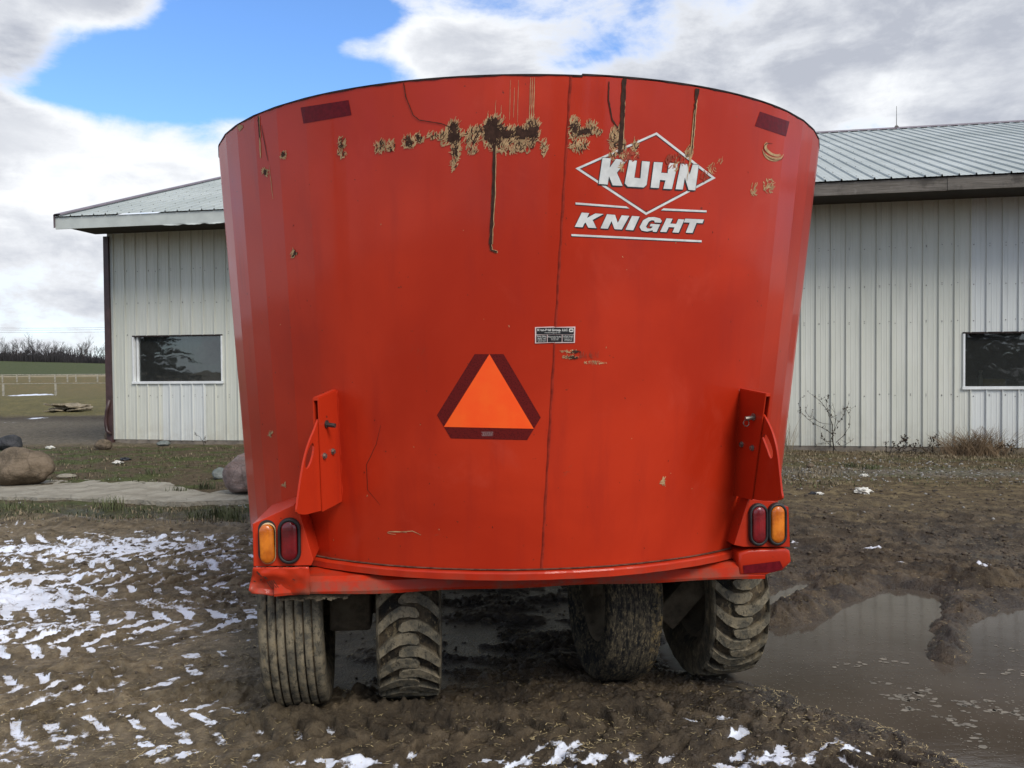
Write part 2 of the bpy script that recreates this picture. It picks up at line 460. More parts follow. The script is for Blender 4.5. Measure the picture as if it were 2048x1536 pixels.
M_FOAM = simple('floating_flakes', (.17, .152, .118), .7, 0, .3, 20)
M_CLOD = simple('mud_clods', (.060, .045, .031), .9, 0, .4, 9, .5)
M_BARK = simple('grey_bark', (.060, .050, .045), .9, 0, .35, 1.5)
M_THICK = simple('undergrowth_twigs', (.032, .029, .030), .95, 0, .35, .5)
M_TWIG = simple('dead_twig', (.032, .025, .018), .9, 0, .4, 12)
M_DRYG = simple('dry_grass', (.20, .16, .10), .9, 0, .45, 5)
M_OLIVE = simple('dull_green_grass', (.075, .085, .035), .9, 0, .45, 3)
M_LEAF = simple('withered_leaf', (.045, .030, .020), .9, 0, .4, 14)
M_CONIF = simple('spruce_needles', (.012, .018, .010), .9, 0, .4, 3)
def rock_mat(name, a, b_, band=False):
    def b(t, p):
        v = objc(t); n = t.noise(v, 3.5, 8, .65, .4); f = t.noise(v, 28, 6, .7)
        c = t.mix(t.ss(n, .35, .65), a, b_)
        if band:
            bn = t.noise(t.mapping(v, scale=(1.5, 1.5, 14), rot=(0, R(18), 0)), 1.3, 6, .6, .5)
            c = t.mix(t.m('MULTIPLY', t.ss(bn, .5, .62), .65), c, (.33, .21, .18))
        c = t.mix(t.m('MULTIPLY', t.ss(f, .55, .7), .4), c, tuple(x * .45 for x in a))
        vo = t.new('ShaderNodeTexVoronoi'); vo.feature = 'DISTANCE_TO_EDGE'; t.l.new(t.mapping(v, scale=(1, 1, 1.6)), vo.inputs['Vector']); vo.inputs['Scale'].default_value = 2.3
        ck = t.ss(vo.outputs[0], .0, .03)
        c = t.mix(t.m('MULTIPLY', t.m('SUBTRACT', 1.0, ck), .35), c, tuple(x * .35 for x in a))
        setp(t, p, col=c, rough=.9, spec=.2); bump(t, t.m('ADD', n, t.m('MULTIPLY', f, .45)), .9, .07)
    return mat(name, b)
M_ROCK1 = rock_mat('tan_boulder_stone', (.10, .076, .050), (.215, .165, .115))
M_ROCK2 = rock_mat('pink_banded_stone', (.17, .125, .11), (.28, .22, .20), True)
M_ROCK3 = rock_mat('grey_green_stone', (.13, .15, .14), (.22, .235, .22))
M_ROCK4 = rock_mat('dark_stone', (.035, .037, .040), (.075, .075, .08))
M_SLAB = rock_mat('pale_slab_concrete', (.26, .235, .185), (.37, .34, .275))
M_PILE = rock_mat('tan_flagstone', (.17, .14, .095), (.37, .31, .22))
M_PAPER = simple('white_litter', (.62, .60, .54), .7, 0, .15, 9)
M_BAG = simple('black_litter', (.03, .032, .04), .5, 0, .3, 9)
M_FPOST = simple('pale_fence_wood', (.30, .275, .215), .9, 0, .3, 5)
M_WIRE = simple('wire', (.12, .12, .13), .6, .3, .2, 3)

# ------------------------------------------------------------------ tub geometry (wagon local frame)
YAW = R(6.7)
WAG = Vector((0.0, 4.7, 0.0))
cy_, sy_ = math.cos(YAW), math.sin(YAW)
ZB, ZT = .705, 2.575
LEN = 2.7
def tub_R(z): return 1.392 + .170 * (z - ZB) / (ZT - ZB)
def tub_c(z): return 0.0 + .042 * (z - ZB) / (ZT - ZB)
_edges = [-90, -82, -74, -66, -59.5, -53, -46.5] + list(np.linspace(-40, 40, 33)) + [46.5, 53, 59.5, 66, 74, 82, 90]
def facet(phi_deg):
    phi_deg = np.asarray(phi_deg, dtype=float)
    i = np.clip(np.searchsorted(_edges, phi_deg) - 1, 0, len(_edges) - 2)
    e = np.array(_edges); a = e[i]; b = e[i + 1]
    mid = np.radians((a + b) / 2); h = np.radians((b - a) / 2)
    return np.cos(h) / np.cos(np.radians(phi_deg) - mid)
def to_local(P):
    d = P - WAG
    return Vector((d.x * cy_ + d.y * sy_, -d.x * sy_ + d.y * cy_, d.z))
def ray_local(px, py):
    o = to_local(EYE); e = ray(px, py)
    return o, Vector((e.x * cy_ + e.y * sy_, -e.x * sy_ + e.y * cy_, e.z))
def on_tub(px, py, off=0.0):
    o, d = ray_local(px, py)
    lam = 2.7
    for _ in range(90):
        p = o + d * lam
        dx, dy = p.x - tub_c(p.z), p.y
        r = math.hypot(dx, dy)
        phi = math.degrees(math.atan2(dx, -dy))
        phi = max(-89.9, min(89.9, phi))
        g = r - tub_R(p.z) * float(facet(phi)) - off
        if abs(g) < 1e-5: break
        lam += g * .95
    return o + d * lam
def on_y(px, py, yl):
    o, d = ray_local(px, py)
    return o + d * ((yl - o.y) / d.y)

wagon = empty('feed_mixer_wagon', WAG, YAW, 'large red vertical feed mixer wagon seen from behind, standing on four muddy tyres', 'feed mixer wagon')

# tub shell
def build_tub():
    phis = sorted(set([round(x, 3) for x in list(np.linspace(-90, 90, 121)) + _edges]))
    zs = list(np.linspace(ZB, ZT, 15))
    def ring(z, dr=0.0):
        pts = []
        for ph in phis:
            r = tub_R(z) * float(facet(ph)) + dr; a = math.radians(ph)
            pts.append((tub_c(z) + r * math.sin(a), -r * math.cos(a), z))
        for ph in phis[::2][::-1]:
            r = tub_R(z) + dr; a = math.radians(ph)
            pts.append((tub_c(z) + r * math.sin(a), LEN + r * math.cos(a), z))
        return pts
    def shell(rings, name):
        n = len(rings[0]); V = [v for r in rings for v in r]; F = []
        for i in range(len(rings) - 1):
            for k in range(n):
                F.append((i * n + k, i * n + (k + 1) % n, (i + 1) * n + (k + 1) % n, (i + 1) * n + k))
        return mesh_np(name, V, F)
    obj('tub_lining', shell([ring(ZT, -.001), ring(ZT, -.012), ring(ZT - .02, -.014), ring(1.2, -.02)], 'tub_lining'), M_REDIN, wagon)
    me = shell([ring(z) for z in zs], 'tub')
    o = obj('tub', me, M_RED, wagon)
    # faceted at the sides, rolled smooth in the middle
    cen = np.zeros(len(me.polygons) * 3); me.polygons.foreach_get('center', cen); cen = cen.reshape(-1, 3)
    ang = np.degrees(np.arctan2(cen[:, 0], -cen[:, 1]))
    me.polygons.foreach_set('use_smooth', (np.abs(ang) < 39).tolist())
    # rim strip: dark worn edge, two lengths that meet at the seam with a small step
    bm = bmesh.new()
    st_ = on_tub(1142, 160); sa = math.degrees(math.atan2(st_.x, -st_.y))
    for (a0, a1, dz) in ((-104, sa + .05, 0), (sa, 104, .005)):
        prev = None
        for ph in np.linspace(a0, a1, 90):
            r = tub_R(ZT) * float(facet(np.clip(ph, -89.9, 89.9))); a = math.radians(ph)
            s, c = math.sin(a), -math.cos(a); cx = tub_c(ZT)
            wob = .0015 * math.sin(ph * .9) + .001 * math.sin(ph * 2.3)
            q = [bm.verts.new((cx + (r + d) * s, (r + d) * c, ZT + z + dz)) for d, z in ((.0025, -.0035 - wob), (.003, .002), (-.018, .002), (-.018, -.006))]
            if prev:
                for k in range(4): bm.faces.new((prev[k], prev[(k + 1) % 4], q[(k + 1) % 4], q[k]))
            else: bm.faces.new(q)
            prev = q
        bm.faces.new(prev[::-1])
    obj('rim_strip', bm, M_EDGE, wagon)
    # weld seam: lap joint down the rear, a long thin strip with wobble
    bm = bmesh.new(); prev = None
    for i in range(60):
        t = i / 59; px = 1141.5 + (1083 - 1141.5) * t ** .97; py = 153 + (1141 - 153) * t
        if 330 < py < 700: px -= .0
        wv = 1.1 * math.sin(i * 1.7) * .5
        wd = 2.6 + 1.1 * math.sin(i * .9) * .4
        a = on_tub(px - wd + wv, py, .0006); b = on_tub(px + wv, py, .0035); c = on_tub(px + wd + wv, py, .0008)
        q = [bm.verts.new(a), bm.verts.new(b), bm.verts.new(c)]
        if prev:
            bm.faces.new((prev[0], prev[1], q[1], q[0])); bm.faces.new((prev[1], prev[2], q[2], q[1]))
        prev = q
    obj('weld_seam', bm, simple('seam_dirt', (.26, .022, .010), .6, 0, .3, 30, 0, .15), wagon)
    # tub floor
    bm = bmesh.new(); bm.faces.new([bm.verts.new((p[0], p[1], ZB + .003)) for p in ring(ZB, -.004)])
    obj('tub_floor', bm, M_MUDCAKE, wagon)
build_tub()

# ---- flat print on the tub, given as outlines in photograph pixels and wrapped on the curved steel
def decal(polys, off, name, mt, parent, step=9):
    bm = bmesh.new()
    for k, poly in enumerate(polys):
        b2 = bmesh.new()
        f = b2.faces.new([b2.verts.new((x, y, 0)) for x, y in poly])
        f.normal_update(); bmesh.ops.triangulate(b2, faces=[f])
        x0 = min(p[0] for p in poly); x1 = max(p[0] for p in poly); x = x0 + step
        while x < x1:
            bmesh.ops.bisect_plane(b2, geom=b2.verts[:] + b2.edges[:] + b2.faces[:], plane_co=(x, 0, 0), plane_no=(1, 0, 0)); x += step
        y0 = min(p[1] for p in poly); y1 = max(p[1] for p in poly); y = y0 + 30
        while y < y1:
            bmesh.ops.bisect_plane(b2, geom=b2.verts[:] + b2.edges[:] + b2.faces[:], plane_co=(0, y, 0), plane_no=(0, 1, 0)); y += 30
        mp = {}
        for v in b2.verts: mp[v] = bm.verts.new(on_tub(v.co.x, v.co.y, off + .00003 * (k % 7)))
        for f in b2.faces:
            try: bm.faces.new([mp[v] for v in f.verts])
            except ValueError: pass
        b2.free()
    return obj(name, bm, mt, parent)
def zt(pts, x0, y0, k): return [(x0 + x * k, y0 + y * k) for x, y in pts]
def shift(poly, dx, dy): return [(x + dx, y + dy) for x, y in poly]

# brand decal
LZ = lambda pts: zt(pts, 1040, 120, .30273)
logo = empty('logo_decal', (0, 0, 0), 0, parent=wagon)
def diamond(c, shrink):
    cx = sum(p[0] for p in c) / 4; cyy = sum(p[1] for p in c) / 4
    return [(cx + (x - cx) * (1 - shrink), cyy + (y - cyy) * (1 - shrink)) for x, y in c]
dia = [(903, 478), (1292, 780), (833, 1024), (366, 716)]
def ring_polys(a, b):
    return [[a[i], a[(i + 1) % 4], b[(i + 1) % 4], b[i]] for i in range(4)]
d0, d1, d2, d3 = dia, diamond(dia, .060), diamond(dia, .078), diamond(dia, .095)
decal([LZ(p) for p in ring_polys(d0, d1)], .0010, 'diamond_outline', M_WHITE, logo)
decal([LZ(p) for p in ring_polys(d1, d2)], .0010, 'diamond_inner_line', M_BLACK, logo)
K = [(545, 645), (600, 650), (592, 712), (634, 654), (706, 661), (640, 745), (678, 831), (612, 828), (588, 768), (579, 823), (520, 818)]
U = [(722, 661), (772, 665), (755, 778), (796, 782), (806, 668), (858, 672), (836, 825), (818, 842), (712, 836), (692, 815)]
H_ = [(885, 674), (943, 677), (933, 745), (975, 748), (985, 680), (1042, 683), (1003, 853), (947, 850), (961, 795), (925, 792), (918, 846), (863, 843)]
N_ = [(1062, 685), (1104, 688), (1121, 758), (1141, 691), (1181, 692), (1158, 861), (1114, 858), (1089, 776), (1075, 856), (1028, 853)]
def outline(polys, offs): return [LZ(shift(p, dx, dy)) for p in polys for dx, dy in offs]
sh = [(-7, 9), (-4, 4), (2, -3), (-4, -2), (2, 5)]
decal(outline([K, U, H_, N_], sh), .0014, 'letter_shadow', M_BLACK, logo)
decal([LZ(p) for p in (K, U, H_, N_)], .0026, 'letters', M_WHITE, logo)
unit = dict(
    K=[(0, 0), (.36, 0), (.36, .34), (.66, 0), (1.05, 0), (.66, .45), (1, 1), (.62, 1), (.40, .66), (.36, .72), (.36, 1), (0, 1)],
    N=[(0, 0), (.36, 0), (.66, .55), (.66, 0), (1, 0), (1, 1), (.66, 1), (.34, .45), (.34, 1), (0, 1)],
    I=[(0, 0), (1, 0), (1, 1), (0, 1)],
    G=[(1, .34), (.66, .34), (.6, .22), (.45, .2), (.34, .32), (.32, .68), (.44, .8), (.6, .8), (.66, .72), (.66, .64), (.5, .64), (.5, .46), (1, .46), (1, 1), (.8, 1), (.76, .9), (.5, 1.02), (.2, .98), (0, .75), (0, .25), (.2, .02), (.5, -.03), (.85, .04), (1, .2)],
    H=[(0, 0), (.34, 0), (.34, .36), (.66, .36), (.66, 0), (1, 0), (1, 1), (.66, 1), (.66, .62), (.34, .62), (.34, 1), (0, 1)],
    T=[(0, 0), (1, 0), (1, .27), (.68, .27), (.68, 1), (.32, 1), (.32, .27), (0, .27)])
quads = [('K', (408, 1008), (545, 1017), (362, 1102), (505, 1111)), ('N', (575, 1019), (722, 1030), (532, 1112), (672, 1120)),
         ('I', (740, 1030), (790, 1034), (697, 1121), (748, 1125)), ('G', (825, 1036), (945, 1044), (778, 1127), (902, 1136)),
         ('H', (968, 1046), (1086, 1054), (926, 1135), (1048, 1141)), ('T', (1092, 1048), (1215, 1054), (1055, 1139), (1180, 1144))]
kn = []
for ch, tl, tr, bl, br in quads:
    kn.append([((1 - v) * ((1 - u) * tl[0] + u * tr[0]) + v * ((1 - u) * bl[0] + u * br[0]),
                (1 - v) * ((1 - u) * tl[1] + u * tr[1]) + v * ((1 - u) * bl[1] + u * br[1])) for u, v in unit[ch]])
decal(outline(kn, [(6, 7), (3, 4), (-3, -2), (-2, 3)]), .0015, 'lower_letter_shadow', M_BLACK, logo)
decal([LZ(p) for p in kn], .0026, 'lower_letters', M_WHITE, logo)
bars = [[(367, 941), (702, 967), (724, 981), (367, 954)], [(948, 980), (1233, 994), (1233, 1006), (932, 993)], [(340, 1150), (1200, 1191), (1200, 1204), (340, 1163)]]
decal([LZ(p) for p in bars], .0013, 'stripe', M_WHITE, logo)
decal([LZ(shift(p, -3, 5)) for p in bars], .0007, 'stripe_shadow', M_BLACK, logo)

# slow vehicle emblem
SZ = lambda pts: zt(pts, 840, 620, .20508)
smv = empty('slow_vehicle_emblem', (0, 0, 0), 0, parent=wagon)
decal([SZ([(533, 430), (815, 430), (1178, 1048), (1045, 1268), (300, 1252), (165, 1025)])], .0010, 'red_border', M_MAROON, smv)
decal([SZ([(677, 430), (1110, 1158), (233, 1140)])], .0018, 'orange_triangle', M_ORANGE, smv)
tx = []
for i in range(5):
    y = 1188 + i * 9; ind = (i % 3) * 6
    x = 600 + ind
    while x < 712 - ind:
        wd = random.uniform(6, 20); tx.append(SZ([(x, y), (min(x + wd, 714), y), (min(x + wd, 714), y + 4.5), (x, y + 4.5)])); x += wd + 4
decal(tx, .0016, 'fine_print', simple('faded_print', (.30, .20, .19), .5), smv)

# reflective tapes
decal([[(601, 215), (697, 200), (703, 230), (607, 247)]], .0010, 'reflective_tape', M_TAPE, wagon)
decal([[(1520, 223), (1579, 243), (1572, 273), (1510, 252)]], .0010, 'reflective_tape', M_TAPE, wagon)

# dealer sticker
KZ = lambda pts: zt(pts, 1050, 640, .08789)
st = empty('dealer_sticker', (0, 0, 0), 0, parent=wagon)
decal([KZ([(228, 162), (630, 148), (700, 160), (1145, 150), (1135, 520), (690, 524), (630, 516), (228, 532)])], .0030, 'sticker_border', M_STICKER, st, 4)
decal([KZ([(258, 182), (640, 172), (1118, 176), (1112, 325), (640, 330), (258, 328)]),
       KZ([(256, 345), (500, 338), (498, 506), (256, 510)]), KZ([(517, 338), (838, 335), (836, 500), (516, 505)]), KZ([(855, 335), (1112, 335), (1108, 498), (853, 500)])],
      .0036, 'sticker_panel', M_BLACK, st, 4)
def text_decal(txt, x, y, size, wmax, off, name, parent, mt, bold=.012):
    cu = bpy.data.curves.new('t', 'FONT'); cu.body = txt; cu.size = 1; cu.align_x = 'CENTER'; cu.offset = bold
    to = bpy.data.objects.new('t', cu); COL.objects.link(to)
    bpy.context.view_layer.update()
    me = bpy.data.meshes.new_from_object(to.evaluated_get(bpy.context.evaluated_depsgraph_get()))
    bpy.data.objects.remove(to); bpy.data.curves.remove(cu)
    xs = [v.co.x for v in me.vertices]; wd = max(xs) - min(xs)
    sx = wmax / wd
    for v in me.vertices:
        px, py = KZ([(x + v.co.x * sx, y - v.co.y * size)])[0]
        v.co = on_tub(px, py, off)
    me.materials.clear()
    return obj(name, me, mt, parent)
text_decal('Kenn-Feld Group, LLC', 625, 252, 74, 690, .0041, 'sticker_text', st, M_CREAM, .03)
text_decal('www.kennfeldgroup.com', 625, 298, 34, 360, .0041, 'sticker_text', st, M_CREAM)
for (tt, x, y, s_, wd) in (('Kent Allen', 378, 385, 46, 205), ('Ag & Turf', 378, 430, 46, 195), ('Woodburn, IN', 378, 462, 28, 190), ('260-632-4242', 378, 490, 26, 175),
                       ('Kennedy Kuhn', 676, 396, 44, 300), ('Van Wert, OH', 676, 428, 28, 180), ('419-238-1299', 676, 460, 26, 170),
                       ('Lefeld Implt', 982, 380, 42, 236), ('Coldwater, OH', 982, 412, 28, 205), ('Wapakoneta, OH', 982, 445, 28, 185), ('419-678-2375', 982, 477, 26, 175)):
    text_decal(tt, x, y, s_, wd, .0041, 'sticker_text', st, M_CREAM)
def rrect(x0, y0, x1, y1, r, n=4):
    out = []
    for cx, cyy, a0 in ((x1 - r, y0 + r, -90), (x1 - r, y1 - r, 0), (x0 + r, y1 - r, 90), (x0 + r, y0 + r, 180)):
        for i in range(n + 1):
            a = math.radians(a0 + 90 * i / n); out.append((cx + r * math.cos(a), cyy + r * math.sin(a)))
    return out
decal([KZ(rrect(1002, 192, 1102, 275, 24))], .0041, 'sticker_emblem', M_CREAM, st, 3)
decal([KZ([(1022, 235), (1040, 212), (1062, 222), (1078, 215), (1085, 240), (1068, 248), (1040, 244), (1028, 254)])], .0046, 'sticker_emblem_mark', M_BLACK, st, 3)

# ---- paint damage: ribbons of bare primer and rust
class Ribbons:
    def __init__(s): s.bm = bmesh.new(); s.k = 0
    def stroke(s, pts, wd, off):
        n = len(pts)
        s.k += 1; off += .00002 * (s.k % 12)
        L = []
        for i, (x, y) in enumerate(pts):
            x0, y0 = pts[max(i - 1, 0)]; x1, y1 = pts[min(i + 1, n - 1)]
            dx, dy = x1 - x0, y1 - y0; l = math.hypot(dx, dy) or 1
            ww = (wd[i] if isinstance(wd, (list, tuple)) else wd * (.35 + .65 * math.sin(math.pi * (i + .5) / n))) / 2
            nx, ny = -dy / l * ww, dx / l * ww
            L.append((s.bm.verts.new(on_tub(x + nx, y + ny, off)), s.bm.verts.new(on_tub(x - nx, y - ny, off))))
        for i in range(n - 1):
            s.bm.faces.new((L[i][0], L[i + 1][0], L[i + 1][1], L[i][1]))
    def patch(s, cx, cyy, w_, h_, off, rag=.35, n=26):
        s.k += 1; off += .00002 * (s.k % 12)
        c = s.bm.verts.new(on_tub(cx, cyy, off)); P = []
        ph = random.random() * 9
        for i in range(n):
            a = 2 * math.pi * i / n
            r = 1 + rag * (math.sin(3 * a + ph) * .4 + random.uniform(-1, .8) * .8)
            P.append(s.bm.verts.new(on_tub(cx + math.cos(a) * w_ / 2 * r, cyy + math.sin(a) * h_ / 2 * r, off)))
        for i in range(n): s.bm.faces.new((c, P[i], P[(i + 1) % n]))
rnd = random.Random(5)
tan, dark, fade = Ribbons(), Ribbons(), Ribbons()
def hatch(rb, cx, cyy, w_, h_, n, wd, off, slant=-.5, ln=(8, 22)):
    for _ in range(n):
        a = rnd.uniform(0, 2 * math.pi); rr = math.sqrt(rnd.random())
        x = cx + math.cos(a) * rr * w_ / 2; y = cyy + math.sin(a) * rr * h_ / 2
        L = rnd.uniform(*ln) * (1 - .4 * rr); ang = math.pi / 2 + slant * rnd.uniform(-.2, 1.5); bend = rnd.uniform(-2.2, 2.2)
        pts = []; px, py = x, y
        for i in range(6):
            pts.append((px, py)); px += math.cos(ang) * L / 5 * -1; py += math.sin(ang) * L / 5 * 1; ang += bend / 5
        mx = sum(p[0] for p in pts) / 6 - x; my = sum(p[1] for p in pts) / 6 - y
        rb.stroke([(p[0] - mx, p[1] - my) for p in pts], rnd.uniform(wd * .5, wd * 1.3), off)
def wear(cx, cyy, w_, h_, dk):
    area = w_ * h_
    hatch(tan, cx, cyy, w_ * 1.15, h_ * 1.15, int(10 + area / 17), 1.7, .0024, ln=(h_ * .3 + 4, h_ * .7 + 8))
    hatch(dark, cx, cyy, w_ * .95, h_ * .95, int(area / 24 * (.25 + dk)), 1.9, .0028, ln=(6, h_ * .4 + 8))
    if dk > .45:
        for _ in range(int(2 + dk * 6)):
            a = rnd.uniform(0, 6.3); r_ = rnd.random() * .32
            dark.patch(cx + math.cos(a) * w_ * r_, cyy + math.sin(a) * h_ * r_, w_ * rnd.uniform(.25, .6) * dk, h_ * rnd.uniform(.25, .6) * dk, .0032, .5)
for a in [(683, 285, 14, 20, .5), (684, 307, 16, 14, .3), (762, 293, 22, 24, .35), (782, 291, 18, 20, .25), (818, 284, 24, 24, .6), (838, 275, 20, 18, .5), (866, 270, 22, 14, .3),
          (886, 276, 14, 26, .2), (908, 268, 28, 46, .75), (912, 302, 14, 34, .5), (908, 328, 12, 22, .2), (944, 272, 26, 34, .45), (960, 262, 24, 20, .4), (988, 264, 38, 60, 1.0), (1010, 268, 40, 30, .75),
          (1040, 266, 34, 28, .85), (1064, 262, 28, 46, .9), (1018, 292, 60, 24, .12), (1048, 292, 40, 24, .12), (1088, 295, 10, 28, .1), (944, 300, 24, 14, .1),
          (1150, 258, 22, 34, .7), (1170, 264, 34, 16, .8), (1158, 290, 34, 24, .15), (1182, 252, 22, 20, .2), (1192, 264, 24, 12, .2), (1148, 240, 14, 14, .1),
          (1232, 276, 22, 40, .45), (1247, 300, 14, 34, .15), (1226, 308, 14, 18, .2), (1271, 295, 9, 30, .05), (1378, 304, 12, 24, .2)]:
    wear(*a)
hatch(fade, 1258, 312, 40, 22, 30, 2.2, .0031); hatch(fade, 1350, 322, 42, 28, 40, 2.0, .0031); hatch(fade, 1410, 352, 16, 20, 14, 1.4, .0031)
hatch(tan, 1352, 330, 8, 24, 12, 1.6, .0031); hatch(tan, 1424, 334, 14, 22, 14, 1.4, .0024); hatch(tan, 1440, 322, 8, 12, 5, 1, .0024)
hatch(tan, 1245, 330, 8, 26, 10, 2.2, .0027)
hatch(tan, 1538, 372, 26, 28, 34, 2.0, .0016, slant=-1.5, ln=(6, 16)); hatch(tan, 1508, 378, 12, 26, 14, 1.8, .0016)
def ell(cx, cyy, rx, ry, rot, a0, a1, n=14):
    out = []
    for i in range(n):
        a = math.radians(a0 + (a1 - a0) * i / (n - 1)); x, y = rx * math.cos(a), ry * math.sin(a)
        c, s_ = math.cos(rot), math.sin(rot); out.append((cx + x * c - y * s_, cyy + x * s_ + y * c))
    return out
for k in range(3):
    tan.stroke(ell(1547, 298, 20 - k * 2, 12 - k * 1.5, .55, 10, 205), 2.2, .0016); tan.stroke(ell(1546, 302 + k * 2, 22 - k, 13 + k, .35, -5, 160), 2.4, .0016)
dark.stroke(ell(1545, 300, 18, 12, .5, 120, 250), 1.4, .0019); dark.stroke(ell(1548, 306, 21, 13, .35, 0, 150), 1.0, .0019)
def poly_stroke(p, n=5, jit=.5):
    out = []
    for i in range(len(p) - 1):
        for k in range(n):
            t = k / n; out.append((p[i][0] + (p[i + 1][0] - p[i][0]) * t + rnd.uniform(-jit, jit), p[i][1] + (p[i + 1][1] - p[i][1]) * t))
    out.append(p[-1]); return out
def drip(p, wd, edge=True, jit=.5):
    q = poly_stroke(p, 9, jit)
    ws = [wd * rnd.uniform(.75, 1.15) for _ in q]
    if edge:
        tan.stroke([(x + .8, y) for x, y in q], [x + 2.4 * rnd.uniform(.3, 1) for x in ws], .0022)
    dark.stroke(q, ws, .0031)
drip([(989, 288), (986, 400), (981, 488)], 6.5); drip([(981, 488), (982, 500), (994, 504)], 3.5)
drip([(1249, 157), (1245, 230), (1240, 308)], 9, False); tan.stroke(poly_stroke([(1251, 170), (1249, 215), (1246, 300)], 6), 3, .0022)
drip([(1218, 163), (1217, 200), (1225, 240), (1236, 256)], 2.8, False)
dark.stroke([(1395, 177), (1394, 186), (1392, 200)], [8.5, 8.5, 4.5], .003)
drip([(1392, 198), (1388, 245), (1383, 300)], 3.6, True, .8); drip([(1383, 300), (1379, 330)], 1.8, True, .5); tan.stroke(poly_stroke([(1389, 220), (1381, 310), (1374, 362)], 6, .8), 2.2, .0031)
drip([(807, 166), (812, 195), (826, 230), (838, 240), (882, 247), (900, 254)], 1.8, False, .3)
for x in (1061, 1065, 1069): tan.stroke(poly_stroke([(x, 155), (x - 1, 200), (x - 2, 245)], 5, .5), 1.7, .0015)
for x, y0_, y1_ in ((1021, 160, 240), (1029, 175, 235), (1037, 160, 245), (992, 200, 232), (1003, 210, 236)): tan.stroke(poly_stroke([(x, y0_), (x - 2, y1_)], 5, .3), .8, .0015)
drip([(516, 232), (519, 275)], 2.4); tan.stroke(poly_stroke([(519, 270), (521, 316)], 5, .4), 3.0, .0015)
dark.stroke(poly_stroke([(522, 250), (536, 322)], 5, .3), 1.2, .0018); tan.stroke(poly_stroke([(538, 330), (546, 398)], 6, .3), 1.0, .0015)
hatch(tan, 566, 309, 12, 14, 18, 2, .0018); dark.patch(566, 309, 9, 11, .0024, .4)
hatch(tan, 530, 344, 12, 16, 16, 2, .0018, slant=1.2); dark.patch(530, 344, 7, 12, .0024, .4)
olv = simple('dried_muck', (.10, .075, .045), .9)
for (x, y, a, b) in ((588, 507, 13, 20), (541, 868, 5, 12), (568, 969, 7, 5), (1490, 800, 4, 6)):
    hatch(tan, x, y, a * .8, b * .8, 8, 1.6, .0018); dark.patch(x, y, a * .8, b * .8, .0014, .5)
hatch(tan, 1327, 961, 9, 18, 12, 2.0, .0016)
tan.stroke(ell(795, 1066, 20, 3, .04, 100, 340), 1.4, .0016); tan.stroke(poly_stroke([(778, 1064), (800, 1064), (825, 1062), (842, 1070)], 3, .3), 1.4, .0016)
for (x, y) in ((1140, 703), (1138, 714)):
    hatch(tan, x, y, 40, 5, 26, 1.4, .0018, slant=-1.5, ln=(5, 12)); hatch(dark, x + 8, y + 1, 26, 4, 14, 2.0, .0024, slant=-1.5, ln=(5, 11))
hatch(tan, 1190, 725, 46, 7, 40, 1.1, .0018, ln=(3, 8)); hatch(fade, 1170, 710, 60, 6, 20, 1.0, .0017)
tan.patch(480, 255, 10, 14, .0012, .4)
for _ in range(70):
    x, y = rnd.uniform(520, 1560), rnd.uniform(330, 1100)
    if 870 < x < 1090 and 690 < y < 890: continue
    (tan if rnd.random() < .35 else dark).stroke([(x, y), (x + rnd.uniform(-2, 2), y + rnd.uniform(1, 4))], rnd.uniform(.8, 1.8), .0012)
dark.stroke(poly_stroke([(762, 850), (752, 890), (733, 930), (735, 980), (760, 1010)], 5, .5), 1.0, .0009)
obj('primer_scratches', tan.bm, M_TAN, wagon, kind='stuff')
obj('rust_scars', dark.bm, M_RUST, wagon, kind='stuff')
obj('paint_scuffs', fade.bm, M_FADE, wagon, kind='stuff')

# ---- bottom ledge following the tub
def strip_along_tub(px0, px1, prof, name, mt, n=80, zfun=None):
    bm = bmesh.new(); prev = None
    a0 = on_tub(px0, 1120); a1 = on_tub(px1, 1100)
    p0 = math.atan2(a0.x, -a0.y); p1 = math.atan2(a1.x, -a1.y)
    for i in range(n):
        t = i / (n - 1); a = p0 + (p1 - p0) * t; r = tub_R(ZB) * float(facet(math.degrees(a)))
        dz = zfun(t) if zfun else 0
        wob = .0012 * math.sin(i * 1.3) + .001 * math.sin(i * .37 + 1)
        q = [bm.verts.new(((r + dr + (wob if dr > .01 else 0)) * math.sin(a), -(r + dr + (wob if dr > .01 else 0)) * math.cos(a), z + dz)) for dr, z in prof]
        m = len(q)
        if prev:
            for k in range(m): bm.faces.new((prev[k], prev[(k + 1) % m], q[(k + 1) % m], q[k]))
        else: bm.faces.new(q)
        prev = q
    bm.faces.new(prev[::-1])
    return obj(name, bm, mt, wagon)
strip_along_tub(612, 1492, [(-.02, .712), (.030, .706), (.034, .700), (.034, .676), (.020, .674), (-.03, .676)], 'bottom_ledge', M_REDLOW)
strip_along_tub(618, 1488, [(-.004, .7125), (.011, .7145), (.0165, .7120), (.006, .7085)], 'ledge_weld_bead', simple('ledge_grime', (.11, .045, .030), .8, 0, .5, 40, 0, .15))

# ---- bumper beam and lamp plates
YP = -1.235
bm = bmesh.new()
bl, br = on_y(548, 1188, YP).x, on_y(1530, 1148, YP).x
sec = [(YP, .600), (YP - .004, .612), (YP + .002, .650), (YP + .03, .666), (YP + .16, .672), (YP + .16, .600)]
prev = None
for i in range(60):
    t = i / 59; x = bl + (br - bl) * t
    dent = .004 * math.sin(t * 17) * (1 - t) + (.012 * math.exp(-((t - .06) / .05) ** 2))
    q = [bm.verts.new((x, y + dent, z + (.003 * math.sin(t * 23) if z < .61 else 0))) for y, z in sec]
    if prev:
        for k in range(len(q)): bm.faces.new((prev[k], prev[(k + 1) % len(q)], q[(k + 1) % len(q)], q[k]))
    else: bm.faces.new(q)
    prev = q
bm.faces.new(prev[::-1])
bumper = obj('bumper_beam', bm, M_REDLOW, wagon)

